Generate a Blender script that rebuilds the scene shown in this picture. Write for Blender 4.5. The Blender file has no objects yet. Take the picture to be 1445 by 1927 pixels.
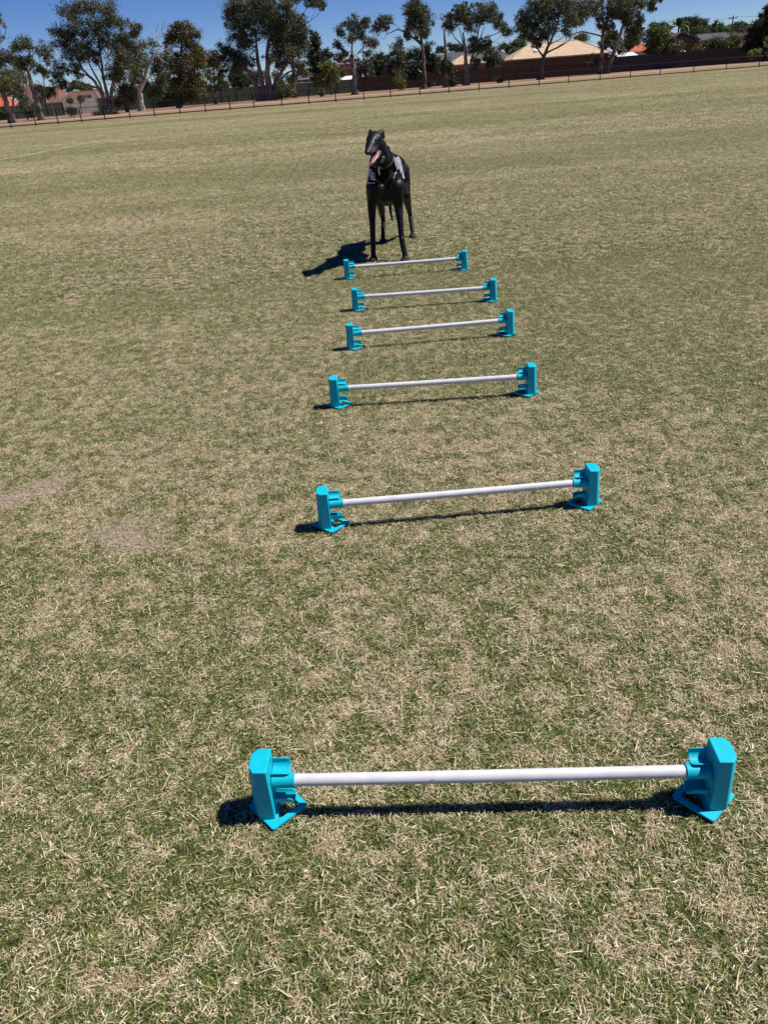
import bpy, bmesh, math, random
import numpy as np
from mathutils import Vector, Matrix
from mathutils.bvhtree import BVHTree

# ------------------------------------------------------------------ camera, sky, sun, exposure
SC = bpy.context.scene
COL = SC.collection
PW, PH, FPX = 1445.0, 1927.0, 1434.5
PITCH, ROLL, CH = math.radians(29.41), math.radians(-4.33), 1.31
_f = Vector((0, math.cos(PITCH), -math.sin(PITCH)))
_u = Vector((0, math.sin(PITCH), math.cos(PITCH)))
_r = Vector((1, 0, 0))
RI = _r * math.cos(ROLL) + _u * math.sin(ROLL)
UP = -_r * math.sin(ROLL) + _u * math.cos(ROLL)
FW = _f
cam_d = bpy.data.cameras.new('camera')
cam = bpy.data.objects.new('camera', cam_d)
COL.objects.link(cam)
M = Matrix((( RI.x, UP.x, -FW.x, 0), (RI.y, UP.y, -FW.y, 0), (RI.z, UP.z, -FW.z, CH), (0, 0, 0, 1)))
cam.matrix_world = M
cam_d.sensor_fit = 'VERTICAL'
cam_d.sensor_height = 36.0
cam_d.sensor_width = 27.0
cam_d.lens = FPX / PH * 36.0
cam_d.clip_start = 0.05
cam_d.clip_end = 3000
SC.camera = cam

SUN_EL, SUN_AZ = math.radians(57.5), math.radians(3.5)     # azimuth measured from +X towards +Y
sdir = Vector((math.cos(SUN_EL) * math.cos(SUN_AZ), math.cos(SUN_EL) * math.sin(SUN_AZ), math.sin(SUN_EL)))
world = bpy.data.worlds.new('World')
SC.world = world
world.use_nodes = True
wn = world.node_tree
bg = wn.nodes['Background']
sky = wn.nodes.new('ShaderNodeTexSky')
sky.sky_type = 'NISHITA'
sky.sun_disc = False
sky.sun_elevation = SUN_EL
sky.sun_rotation = math.radians(90) - SUN_AZ
sky.air_density = 0.62
sky.dust_density = 0.0
sky.ozone_density = 5.0
hs = wn.nodes.new('ShaderNodeHueSaturation')
hs.inputs['Saturation'].default_value = 1.27
hs.inputs['Hue'].default_value = 0.52
wn.links.new(sky.outputs[0], hs.inputs['Color'])
wn.links.new(hs.outputs[0], bg.inputs[0])
bg.inputs[1].default_value = 0.068
sun_d = bpy.data.lights.new('sun', 'SUN')
sun_d.energy = 5.0
sun_d.angle = math.radians(0.53)
sun_d.color = (1.0, 0.94, 0.86)
sun = bpy.data.objects.new('sun', sun_d)
COL.objects.link(sun)
sun.rotation_euler = sdir.to_track_quat('Z', 'Y').to_euler()
SC.view_settings.view_transform = 'Standard'
SC.view_settings.look = 'None'
SC.view_settings.gamma = 1.0
SC.view_settings.use_curve_mapping = False
SC.view_settings.exposure = 0.42

rng = random.Random(7)
NR = np.random.default_rng(11)

# ------------------------------------------------------------------ helpers
def ray(px, py):
    return RI * (px - PW / 2) + UP * (PH / 2 - py) + FW * FPX

def at(px, py, Y):
    """world point seen at photo pixel px, py at distance Y"""
    d = ray(px, py)
    return d * (Y / d.y) + Vector((0, 0, CH))

def ground(px, py, z=0.0):
    d = ray(px, py)
    return d * ((CH - z) / -d.z) + Vector((0, 0, CH))

def tag(o, label=None, cat=None, group=None, kind=None):
    if label: o['label'] = label
    if cat: o['category'] = cat
    if group: o['group'] = group
    if kind: o['kind'] = kind
    return o

def empty(name, loc=(0, 0, 0), rz=0.0):
    o = bpy.data.objects.new(name, None)
    o.empty_display_size = 0.1
    COL.objects.link(o)
    o.location = loc
    o.rotation_euler = (0, 0, rz)
    return o

def link(name, me, mat=None, parent=None, world_coords=True):
    o = bpy.data.objects.new(name, me)
    COL.objects.link(o)
    if mat is not None and len(me.materials) == 0:
        me.materials.append(mat)
    if parent is not None:
        o.parent = parent
        if world_coords and parent.type == 'EMPTY' and parent.parent is None:
            o.matrix_parent_inverse = (Matrix.Translation(parent.location) @ parent.rotation_euler.to_matrix().to_4x4()).inverted()
        elif world_coords and parent.parent is not None:
            pass
    return o

def obj(name, bm, mat=None, parent=None, smooth=False, world_coords=True):
    me = bpy.data.meshes.new(name)
    bm.to_mesh(me)
    bm.free()
    if smooth:
        me.polygons.foreach_set('use_smooth', [True] * len(me.polygons))
    return link(name, me, mat, parent, world_coords)

def box(bm, c, s, rot=None):
    """box centred c, full size s, optional Matrix rot (3x3)"""
    vs = []
    for i in (-.5, .5):
        for j in (-.5, .5):
            for k in (-.5, .5):
                v = Vector((i * s[0], j * s[1], k * s[2]))
                if rot: v = rot @ v
                vs.append(bm.verts.new(Vector(c) + v))
    for f in ((0, 1, 3, 2), (4, 6, 7, 5), (0, 4, 5, 1), (2, 3, 7, 6), (0, 2, 6, 4), (1, 5, 7, 3)):
        bm.faces.new([vs[q] for q in f])

def bar(bm, a, b, w, h=None):
    a, b = Vector(a), Vector(b)
    h = h or w
    d = (b - a)
    L = d.length
    x = d.normalized()
    zz = Vector((0, 0, 1)) if abs(x.z) < .95 else Vector((0, 1, 0))
    y = zz.cross(x).normalized()
    z = x.cross(y)
    R = Matrix((x, y, z)).transposed()
    box(bm, (a + b) / 2, (L, w, h), R)

def tube(bm, pts, rad, n=8, caps=True):
    """tapered tube along pts with radii"""
    pts = [Vector(p) for p in pts]
    if not hasattr(rad, '__len__'): rad = [rad] * len(pts)
    rings = []
    prev = None
    for i, p in enumerate(pts):
        t = (pts[min(i + 1, len(pts) - 1)] - pts[max(i - 1, 0)]).normalized()
        ref = prev if prev is not None else (Vector((0, 0, 1)) if abs(t.z) < .9 else Vector((1, 0, 0)))
        y = (ref - t * ref.dot(t)).normalized()
        prev = y
        x = y.cross(t)
        rings.append([bm.verts.new(p + (x * math.cos(a) + y * math.sin(a)) * rad[i])
                      for a in [2 * math.pi * k / n for k in range(n)]])
    for r0, r1 in zip(rings, rings[1:]):
        for k in range(n):
            bm.faces.new((r0[k], r0[(k + 1) % n], r1[(k + 1) % n], r1[k]))
    if caps:
        bm.faces.new(rings[0][::-1]); bm.faces.new(rings[-1])

def prism(bm, poly, z0, z1, top=None):
    top = top or poly
    a = [bm.verts.new((x, y, z0)) for x, y in poly]
    b = [bm.verts.new((x, y, z1)) for x, y in top]
    n = len(poly)
    for i in range(n):
        bm.faces.new((a[i], a[(i + 1) % n], b[(i + 1) % n], b[i]))
    bm.faces.new(a[::-1]); bm.faces.new(b)

def bevel_obj(o, w, seg=2):
    m = o.modifiers.new('bevel', 'BEVEL')
    m.width = w; m.segments = seg; m.limit_method = 'ANGLE'; m.angle_limit = math.radians(35)
    return o

def soft(o):
    me = o.data
    me.polygons.foreach_set('use_smooth', [True] * len(me.polygons))
    try:
        me.set_sharp_from_angle(angle=math.radians(40))
    except Exception:
        pass
    return o

# ------------------------------------------------------------------ materials
def new_mat(name):
    m = bpy.data.materials.new(name)
    m.use_nodes = True
    nt = m.node_tree
    return m, nt, nt.nodes['Principled BSDF']

def N(nt, typ, **kw):
    n = nt.nodes.new(typ)
    for k, v in kw.items(): setattr(n, k, v)
    return n

def simple(name, col, rough=.6, var=.15, scale=4.0, col2=None, bump=0.0, bscale=40, spec=.4, metal=0.0, coords='Object'):
    m, nt, b = new_mat(name)
    tc = N(nt, 'ShaderNodeTexCoord')
    no = N(nt, 'ShaderNodeTexNoise'); no.inputs['Scale'].default_value = scale; no.inputs['Detail'].default_value = 5
    nt.links.new(tc.outputs[coords], no.inputs['Vector'])
    rp = N(nt, 'ShaderNodeValToRGB')
    c2 = col2 or tuple(c * (1 - var) for c in col)
    c1 = tuple(min(1, c * (1 + var)) for c in col) if col2 is None else col
    rp.color_ramp.elements[0].position = .35; rp.color_ramp.elements[1].position = .65
    rp.color_ramp.elements[0].color = (*c2, 1); rp.color_ramp.elements[1].color = (*c1, 1)
    nt.links.new(no.outputs['Fac'], rp.inputs['Fac'])
    nt.links.new(rp.outputs['Color'], b.inputs['Base Color'])
    b.inputs['Roughness'].default_value = rough
    b.inputs['Metallic'].default_value = metal
    b.inputs['Specular IOR Level'].default_value = spec
    if bump:
        n2 = N(nt, 'ShaderNodeTexNoise'); n2.inputs['Scale'].default_value = bscale; n2.inputs['Detail'].default_value = 6
        nt.links.new(tc.outputs[coords], n2.inputs['Vector'])
        bp = N(nt, 'ShaderNodeBump'); bp.inputs['Strength'].default_value = bump; bp.inputs['Distance'].default_value = .02
        nt.links.new(n2.outputs['Fac'], bp.inputs['Height'])
        nt.links.new(bp.outputs['Normal'], b.inputs['Normal'])
    return m

def math_n(nt, op, a, b=None, clamp=False):
    n = N(nt, 'ShaderNodeMath', operation=op, use_clamp=clamp)
    for i, v in enumerate((a, b)):
        if v is None: continue
        if isinstance(v, (int, float)): n.inputs[i].default_value = v
        else: nt.links.new(v, n.inputs[i])
    return n.outputs[0]

def mix_c(nt, fac, a, b):
    n = N(nt, 'ShaderNodeMix', data_type='RGBA')
    if isinstance(fac, (int, float)): n.inputs[0].default_value = fac
    else: nt.links.new(fac, n.inputs[0])
    for i, v in ((6, a), (7, b)):
        if isinstance(v, tuple): n.inputs[i].default_value = (*v, 1)
        else: nt.links.new(v, n.inputs[i])
    return n.outputs[2]

BARE = [(*ground(225, 1005)[:2], .085), (*ground(262, 1018)[:2], .075), (*ground(290, 1025)[:2], .05), (*ground(5, 945)[:2], .08), (*ground(45, 932)[:2], .075), (*ground(85, 918)[:2], .07), (*ground(120, 905)[:2], .05)]      # worn patches of turf
def turf_fields(nt):
    """returns (greenness 0..1, bare 0..1, position) from world position"""
    g = N(nt, 'ShaderNodeNewGeometry')
    pos = g.outputs['Position']
    def noise(scale, detail=3, off=0.0, stretch=None):
        mp = N(nt, 'ShaderNodeMapping')
        mp.inputs['Location'].default_value = (off, off * .7, 0)
        s = stretch or (1, 1, 0)
        mp.inputs['Scale'].default_value = (s[0], s[1], 0)
        mp.inputs['Rotation'].default_value = (0, 0, -.12)
        nt.links.new(pos, mp.inputs['Vector'])
        n = N(nt, 'ShaderNodeTexNoise', noise_dimensions='2D')
        n.inputs['Scale'].default_value = scale; n.inputs['Detail'].default_value = detail
        n.inputs['Roughness'].default_value = .55
        nt.links.new(mp.outputs[0], n.inputs['Vector'])
        return math_n(nt, 'SUBTRACT', n.outputs['Fac'], .5)
    t = math_n(nt, 'MULTIPLY', noise(.55, 3, 3.1, (.45, 1)), 1.1)
    t = math_n(nt, 'ADD', t, math_n(nt, 'MULTIPLY', noise(2.6, 4, 9.7), 1.05))
    t = math_n(nt, 'ADD', t, math_n(nt, 'MULTIPLY', noise(13, 4, 21.3), 2.3))
    t = math_n(nt, 'ADD', t, math_n(nt, 'MULTIPLY', noise(31, 3, 55.1), 1.7))
    t = math_n(nt, 'ADD', t, math_n(nt, 'MULTIPLY', noise(.09, 2, 40.3, (.12, 1.6)), 1.3))
    t = math_n(nt, 'ADD', t, GREEN0, clamp=True)
    bare = None
    wob = noise(14, 4, 77.0)
    for (x, y, r) in BARE:
        vd = N(nt, 'ShaderNodeVectorMath', operation='DISTANCE')
        nt.links.new(pos, vd.inputs[0]); vd.inputs[1].default_value = (x, y, 0)
        d = math_n(nt, 'ADD', math_n(nt, 'DIVIDE', vd.outputs['Value'], r), math_n(nt, 'MULTIPLY', wob, 2.6))
        b = math_n(nt, 'MULTIPLY', math_n(nt, 'SUBTRACT', 1.35, d), 1.1, clamp=True)
        bare = b if bare is None else math_n(nt, 'MAXIMUM', bare, b)
    t = math_n(nt, 'MULTIPLY', t, math_n(nt, 'SUBTRACT', 1.0, math_n(nt, 'MULTIPLY', bare, .9)))
    return t, bare, pos
GREEN0 = .82

def mat_blade():
    m, nt, b = new_mat('turf_blade')
    t, bare, pos = turf_fields(nt)
    a = N(nt, 'ShaderNodeAttribute', attribute_name='rnd')
    a2 = N(nt, 'ShaderNodeAttribute', attribute_name='rnd2')
    st = N(nt, 'ShaderNodeAttribute', attribute_name='straw')
    isgreen = math_n(nt, 'LESS_THAN', a.outputs['Fac'], math_n(nt, 'SUBTRACT', t, math_n(nt, 'MULTIPLY', st.outputs['Fac'], .58)))
    gr = mix_c(nt, a2.outputs['Fac'], (.030, .066, .012), (.240, .290, .065))
    sr = N(nt, 'ShaderNodeValToRGB')
    el = sr.color_ramp.elements
    el[0].position = 0; el[0].color = (.22, .165, .070, 1)
    el[1].position = 1; el[1].color = (.95, .85, .64, 1)
    e = el.new(.5); e.color = (.56, .45, .27, 1)
    nt.links.new(a2.outputs['Fac'], sr.inputs['Fac'])
    straw = mix_c(nt, math_n(nt, 'MULTIPLY', bare, .6), sr.outputs['Color'], (.47, .38, .32))
    c = mix_c(nt, isgreen, straw, gr)
    nt.links.new(c, b.inputs['Base Color'])
    b.inputs['Roughness'].default_value = .55
    b.inputs['Specular IOR Level'].default_value = .35
    # a little light through the blade
    tr = N(nt, 'ShaderNodeBsdfTranslucent'); nt.links.new(c, tr.inputs['Color'])
    ms = N(nt, 'ShaderNodeMixShader'); ms.inputs[0].default_value = .22
    nt.links.new(b.outputs[0], ms.inputs[1]); nt.links.new(tr.outputs[0], ms.inputs[2])
    nt.links.new(ms.outputs[0], nt.nodes['Material Output'].inputs['Surface'])
    return m

def mat_turf():
    m, nt, b = new_mat('turf_ground')
    t, bare, pos = turf_fields(nt)
    # fine speckle of thatch and green
    def noise(sc, det):
        n = N(nt, 'ShaderNodeTexNoise', noise_dimensions='2D'); n.inputs['Scale'].default_value = sc; n.inputs['Detail'].default_value = det
        n.inputs['Roughness'].default_value = .7
        nt.links.new(pos, n.inputs['Vector']); return n.outputs['Fac']
    sp = noise(38, 6)
    fac = math_n(nt, 'ADD', math_n(nt, 'MULTIPLY', math_n(nt, 'SUBTRACT', sp, .5), 3.2), math_n(nt, 'SUBTRACT', t, .18), clamp=True)
    sp2 = noise(90, 5)
    rp = N(nt, 'ShaderNodeValToRGB'); el = rp.color_ramp.elements
    el[0].position = .3; el[0].color = (.26, .21, .11, 1); el[1].position = .72; el[1].color = (.60, .50, .33, 1)
    nt.links.new(sp2, rp.inputs['Fac'])
    c = mix_c(nt, fac, rp.outputs['Color'], (.125, .160, .050))
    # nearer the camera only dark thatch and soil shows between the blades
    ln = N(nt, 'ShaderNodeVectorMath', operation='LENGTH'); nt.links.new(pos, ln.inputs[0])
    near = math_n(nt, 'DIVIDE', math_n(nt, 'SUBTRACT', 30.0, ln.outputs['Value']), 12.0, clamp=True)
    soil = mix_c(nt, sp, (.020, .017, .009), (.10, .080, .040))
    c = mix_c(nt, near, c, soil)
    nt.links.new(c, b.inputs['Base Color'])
    b.inputs['Roughness'].default_value = .95; b.inputs['Specular IOR Level'].default_value = .1
    bp = N(nt, 'ShaderNodeBump'); bp.inputs['Strength'].default_value = .9; bp.inputs['Distance'].default_value = .02
    nt.links.new(sp, bp.inputs['Height']); nt.links.new(bp.outputs[0], b.inputs['Normal'])
    return m

MT = {}
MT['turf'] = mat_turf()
MT['blade'] = mat_blade()
MT['dry'] = simple('dry_earth', (.30, .19, .125), .95, col2=(.19, .125, .08), scale=.6, bump=.6, bscale=3, spec=.1)
MT['verge'] = simple('verge_grass', (.12, .125, .05), .95, col2=(.25, .18, .10), scale=.45, bump=.5, bscale=5, spec=.1)
MT['path'] = simple('pale_path', (.45, .38, .31), .9, var=.12, scale=1.5, spec=.1)
MT['edge'] = simple('red_edge', (.27, .15, .10), .95, var=.25, scale=1.5, spec=.1)
MT['line'] = simple('faded_paint', (.46, .44, .32), .9, col2=(.28, .28, .16), scale=6.0, spec=.1)
def plastic():
    m, nt, b = new_mat('cyan_plastic')
    tc = N(nt, 'ShaderNodeTexCoord')
    no = N(nt, 'ShaderNodeTexNoise'); no.inputs['Scale'].default_value = 35; no.inputs['Detail'].default_value = 6
    nt.links.new(tc.outputs['Object'], no.inputs['Vector'])
    c = mix_c(nt, no.outputs['Fac'], (.0, .38, .49), (.0, .46, .57))
    # faint dust and scuffs
    n3 = N(nt, 'ShaderNodeTexNoise'); n3.inputs['Scale'].default_value = 120; n3.inputs['Detail'].default_value = 8; n3.inputs['Roughness'].default_value = .75
    nt.links.new(tc.outputs['Object'], n3.inputs['Vector'])
    sx_ = N(nt, 'ShaderNodeSeparateXYZ'); nt.links.new(tc.outputs['Object'], sx_.inputs[0])
    low = math_n(nt, 'MULTIPLY', math_n(nt, 'SUBTRACT', .035, sx_.outputs['Z']), 14, clamp=True)
    du = math_n(nt, 'MULTIPLY', math_n(nt, 'SUBTRACT', n3.outputs['Fac'], .60), 5.0, clamp=True)
    c = mix_c(nt, math_n(nt, 'MULTIPLY', du, math_n(nt, 'ADD', .18, math_n(nt, 'MULTIPLY', low, .45))), c, (.30, .27, .20))
    nt.links.new(c, b.inputs['Base Color'])
    rr = N(nt, 'ShaderNodeMapRange'); rr.inputs['To Min'].default_value = .42; rr.inputs['To Max'].default_value = .6; b.inputs['Specular IOR Level'].default_value = .32
    nt.links.new(no.outputs['Fac'], rr.inputs['Value']); nt.links.new(rr.outputs[0], b.inputs['Roughness'])
    n2 = N(nt, 'ShaderNodeTexNoise'); n2.inputs['Scale'].default_value = 900
    nt.links.new(tc.outputs['Object'], n2.inputs['Vector'])
    bp = N(nt, 'ShaderNodeBump'); bp.inputs['Strength'].default_value = .12; bp.inputs['Distance'].default_value = .001
    nt.links.new(n2.outputs['Fac'], bp.inputs['Height']); nt.links.new(bp.outputs[0], b.inputs['Normal'])
    return m
MT['plastic'] = plastic()
MT['pvc'] = simple('white_pvc', (.585, .585, .61), .40, var=.07, scale=22, spec=.5)
MT['steel'] = simple('black_powder_coat', (.010, .010, .011), .75, var=.3, spec=.15)
MT['bark'] = simple('pale_bark', (.27, .23, .195), .9, col2=(.10, .08, .065), scale=1.1, bump=.5, bscale=6, spec=.15)
MT['bark_dark'] = simple('dark_bark', (.13, .105, .085), .95, col2=(.06, .05, .04), scale=1.6, bump=.6, bscale=8, spec=.1)
MT['bark_white'] = simple('white_bark', (.60, .56, .52), .85, col2=(.33, .29, .27), scale=.9, bump=.4, bscale=5, spec=.15)

def leaf_mat(name, c1, c2, c3=None):
    m, nt, b = new_mat(name)
    a = N(nt, 'ShaderNodeAttribute', attribute_name='rnd')
    rp = N(nt, 'ShaderNodeValToRGB'); el = rp.color_ramp.elements
    el[0].position = 0; el[0].color = (*c1, 1); el[1].position = 1; el[1].color = (*c2, 1)
    if c3:
        el[1].position = .86; e = el.new(.97); e.color = (*c3, 1)
    nt.links.new(a.outputs['Fac'], rp.inputs['Fac'])
    nt.links.new(rp.outputs['Color'], b.inputs['Base Color'])
    b.inputs['Roughness'].default_value = .5; b.inputs['Specular IOR Level'].default_value = .35
    tr = N(nt, 'ShaderNodeBsdfTranslucent'); nt.links.new(rp.outputs['Color'], tr.inputs['Color'])
    ms = N(nt, 'ShaderNodeMixShader'); ms.inputs[0].default_value = .25
    nt.links.new(b.outputs[0], ms.inputs[1]); nt.links.new(tr.outputs[0], ms.inputs[2])
    nt.links.new(ms.outputs[0], nt.nodes['Material Output'].inputs['Surface'])
    return m
LM = dict(
    gum=leaf_mat('gum_leaves', (.040, .050, .024), (.125, .140, .066), (.20, .14, .08)),
    olive=leaf_mat('olive_leaves', (.050, .060, .022), (.160, .165, .058)),
    orange=leaf_mat('orange_tipped_leaves', (.045, .052, .016), (.16, .13, .04), (.24, .13, .035)),
    grey=leaf_mat('grey_green_leaves', (.060, .075, .045), (.150, .170, .110)),
    dark=leaf_mat('dark_green_leaves', (.016, .026, .011), (.055, .075, .030)),
    green=leaf_mat('fresh_green_leaves', (.040, .075, .020), (.130, .180, .055)),
    lime=leaf_mat('yellow_green_leaves', (.070, .095, .022), (.230, .250, .070)),
)

# ------------------------------------------------------------------ ground
def sheet(name, pts, z, mat, kind='structure'):
    bm = bmesh.new()
    vs = [bm.verts.new((p[0], p[1], z)) for p in pts]
    bm.faces.new(vs)
    bmesh.ops.triangulate(bm, faces=bm.faces[:])
    o = obj(name, bm, mat)
    return tag(o, kind=kind)

def strip(name, near, far, z, mat):
    bm = bmesh.new()
    a = [bm.verts.new((x, y, z)) for x, y in near]; b = [bm.verts.new((x, y, z)) for x, y in far]
    for i in range(len(a) - 1):
        bm.faces.new((a[i], a[i + 1], b[i + 1], b[i]))
    return tag(obj(name, bm, mat), kind='structure')

FENCE = [(-75, 49), (-60, 56), (-45, 62.3), (-36, 65.9), (-27.1, 69.0), (-14.5, 73.0), (0, 75.6), (14, 78.6), (30, 84.0), (41.3, 88.4), (60, 97), (80, 108), (100, 121)]
def fy(x):
    for (x0, y0), (x1, y1) in zip(FENCE, FENCE[1:]):
        if x0 <= x <= x1:
            t = (x - x0) / (x1 - x0); return y0 + (y1 - y0) * t
    return FENCE[0][1] if x < FENCE[0][0] else FENCE[-1][1]
xs = list(np.linspace(-75, 100, 36))
tag(sheet('ground', [(-900, -300), (900, -300), (900, 1500), (-900, 1500)], -.012, MT['dry']), kind='structure')
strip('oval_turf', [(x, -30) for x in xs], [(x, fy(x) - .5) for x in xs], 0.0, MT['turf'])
strip('soil_edge', [(x, fy(x) - .5) for x in xs], [(x, fy(x) + .9) for x in xs], 0.0, MT['edge'])
strip('grass_verge', [(x, fy(x) + .9) for x in xs], [(x, fy(x) + 15 + .08 * x + 1.5 * math.sin(x * .13)) for x in xs], -.004, MT['verge'])
strip('footpath', [(x, fy(x) + 27 + .12 * x) for x in xs], [(x, fy(x) + 30 + .12 * x) for x in xs], -.004, MT['path'])

# faded boundary markings far out on the oval
def marking(name, px_pts, w):
    P = [ground(x, y) for x, y in px_pts]
    bm = bmesh.new(); pr = None
    for i, p in enumerate(P):
        t = (P[min(i + 1, len(P) - 1)] - P[max(i - 1, 0)]); t.z = 0; t.normalize()
        n = Vector((-t.y, t.x, 0)) * w / 2
        q = (bm.verts.new((p.x + n.x, p.y + n.y, .018)), bm.verts.new((p.x - n.x, p.y - n.y, .018)))
        if pr: bm.faces.new((pr[0], pr[1], q[1], q[0]))
        pr = q
    tag(obj(name, bm, MT['line']), kind='structure')
marking('boundary_line', [(-40, 311), (0, 302), (50, 293.5), (104, 282), (150, 273.5), (208, 262.5), (290, 250), (368, 239.5), (420, 231), (470, 223.5), (540, 214)], .12)
marking('corner_line', [(180, 288), (300, 277), (420, 263), (500, 254), (560, 246.5), (610, 238.5), (650, 230), (672, 224.5), (676, 222)], .06)

# ------------------------------------------------------------------ turf blades (instanced tiles)
def blade_tile(size, n, hmax, wmul, seed, straw_frac=.24):
    R = np.random.default_rng(seed)
    straw = (R.random(n) < straw_frac).astype(np.float32)
    # blades grow in small tufts
    nt_ = max(8, n // (26 if wmul < 2.5 else 40))
    tc = R.random((nt_, 2)) * size
    ti = R.integers(0, nt_, n)
    loose = R.random(n) < (.42 if wmul < 1.2 else .22)
    spread = .006 if wmul < 1.2 else (.011 if wmul < 2.5 else .030)
    bx = np.where(loose, R.random(n) * size, tc[ti, 0] + R.normal(0, spread, n)) - size / 2
    by = np.where(loose, R.random(n) * size, tc[ti, 1] + R.normal(0, spread, n)) - size / 2
    L = np.where(straw > 0, R.uniform(.006, .018, n) + (R.random(n) < .045) * R.uniform(.012, .040, n), R.uniform(.006, .017, n)) * wmul ** .6
    lean = np.where(straw > 0, R.uniform(1.15, 1.56, n), R.uniform(.35, 1.35, n))
    az = R.uniform(0, 2 * np.pi, n)
    taz = R.uniform(0, 2 * np.pi, nt_)[ti] + R.normal(0, .6, n)
    az = np.where((straw > 0) & ~loose, taz, az)
    w = np.where(straw > 0, R.uniform(.0006, .0014, n) * (1 + .9 * (R.random(n) < .05)), R.uniform(.0007, .0016, n)) * wmul
    z0 = np.where(straw > 0, R.uniform(.002, hmax * .8, n), 0.0005)
    d = np.stack([np.cos(az), np.sin(az)], 1)
    s = np.stack([-d[:, 1], d[:, 0]], 1)
    bend = R.uniform(.0, .5, n)
    curl = R.normal(0, .09, n)
    V = np.zeros((n, 5, 3), np.float32)
    for k, (t, ww) in enumerate(((0, 1.0), (0, 1.0), (.55, .85), (.55, .85), (1.0, 0))):
        sg = (1, -1, 1, -1, 0)[k]
        ang = lean + bend * t * .8
        h = np.cos(ang) * L * t
        r = np.sin(np.clip(ang, 0, 1.57)) * L * t
        off = curl * L * t * t
        V[:, k, 0] = bx + d[:, 0] * r + s[:, 0] * (sg * w / 2 * ww + off)
        V[:, k, 1] = by + d[:, 1] * r + s[:, 1] * (sg * w / 2 * ww + off)
        V[:, k, 2] = np.clip(z0 + h, .001, hmax * 1.25) + (sg == 1) * R.uniform(-.3, .6, n) * w
    me = bpy.data.meshes.new('turf_tile')
    base = np.arange(n) * 5
    loops = np.stack([base, base + 1, base + 3, base + 2, base + 2, base + 3, base + 4], 1).ravel()
    starts = np.stack([np.arange(n) * 7, np.arange(n) * 7 + 4], 1).ravel()
    tot = np.tile([4, 3], n)
    me.vertices.add(n * 5); me.vertices.foreach_set('co', V.ravel())
    me.loops.add(n * 7); me.loops.foreach_set('vertex_index', loops.astype(np.int32))
    me.polygons.add(n * 2); me.polygons.foreach_set('loop_start', starts.astype(np.int32))
    me.update(calc_edges=True)
    t1, t2 = R.random(nt_)[ti], R.random(nt_)[ti]
    k_ = .45 if wmul < 1.2 else .8
    own1, own2 = R.random(n), R.random(n)
    r1 = np.where(loose, own1, np.where(R.random(n) < k_, t1, own1)); r2 = np.where(loose, own2, np.where(R.random(n) < k_, t2, own2))
    for nm, arr in (('rnd', r1), ('rnd2', r2), ('straw', straw)):
        a = me.attributes.new(nm, 'FLOAT', 'POINT')
        a.data.foreach_set('value', np.repeat(arr, 5).astype(np.float32))
    me.materials.append(MT['blade'])
    return bpy.data.objects.new('turf_tile', me)

def turf(name, tiles, cells):
    coll = bpy.data.collections.new(name + '_tiles')
    for t in tiles: coll.objects.link(t)
    me = bpy.data.meshes.new(name)
    me.from_pydata([(x, y, 0) for x, y in cells], [], [])
    idx = me.attributes.new('pick', 'INT', 'POINT'); rot = me.attributes.new('rot', 'FLOAT', 'POINT')
    R = random.Random(5)
    idx.data.foreach_set('value', [R.randrange(len(tiles)) for _ in cells])
    rot.data.foreach_set('value', [R.randrange(4) * math.pi / 2 for _ in cells])
    o = link(name, me)
    ng = bpy.data.node_groups.new(name, 'GeometryNodeTree')
    ng.interface.new_socket('Geometry', in_out='INPUT', socket_type='NodeSocketGeometry')
    ng.interface.new_socket('Geometry', in_out='OUTPUT', socket_type='NodeSocketGeometry')
    gi = ng.nodes.new('NodeGroupInput'); go = ng.nodes.new('NodeGroupOutput')
    ci = ng.nodes.new('GeometryNodeCollectionInfo')
    ci.inputs['Collection'].default_value = coll
    ci.inputs['Separate Children'].default_value = True
    ci.inputs['Reset Children'].default_value = True
    ip = ng.nodes.new('GeometryNodeInstanceOnPoints')
    ip.inputs['Pick Instance'].default_value = True
    na = ng.nodes.new('GeometryNodeInputNamedAttribute'); na.data_type = 'INT'; na.inputs[0].default_value = 'pick'
    nb = ng.nodes.new('GeometryNodeInputNamedAttribute'); nb.data_type = 'FLOAT'; nb.inputs[0].default_value = 'rot'
    cx = ng.nodes.new('ShaderNodeCombineXYZ')
    ng.links.new(gi.outputs[0], ip.inputs['Points'])
    ng.links.new(ci.outputs[0], ip.inputs['Instance'])
    ng.links.new(na.outputs[0], ip.inputs['Instance Index'])
    ng.links.new(nb.outputs[0], cx.inputs[2])
    ng.links.new(cx.outputs[0], ip.inputs['Rotation'])
    ng.links.new(ip.outputs[0], go.inputs[0])
    md = o.modifiers.new('turf', 'NODES'); md.node_group = ng
    return tag(o, kind='stuff')

def cells(y0, y1, s, margin):
    out = []
    y = y0 + s / 2
    while y < y1:
        half = .62 * (y + s) + margin + .4
        x = -math.ceil(half / s) * s + s / 2
        while x < half:
            out.append((x, y)); x += s
        y += s
    return out
near = turf('grass', [blade_tile(.5, 56000, .014, 1.0, 100 + i) for i in range(3)], cells(0, 6.0, .5, .8))
mid = turf('grass', [blade_tile(1.0, 62000, .015, 1.7, 200 + i, .36) for i in range(3)], cells(6.0, 18.0, 1.0, 1.5))
far = turf('grass', [blade_tile(2.0, 58000, .017, 3.2, 300 + i, .46) for i in range(2)], [(x, y) for x, y in cells(18.0, 96.0, 2.0, 3) if y < fy(x) - 1.9 and -75 < x < 100])
tag(near, 'mown turf of short green blades and dry straw nearest the camera', 'grass')
tag(mid, 'mown turf around the dog and the far hurdles', 'grass')
tag(far, 'mown turf across the middle of the oval behind the dog', 'grass')

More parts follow.
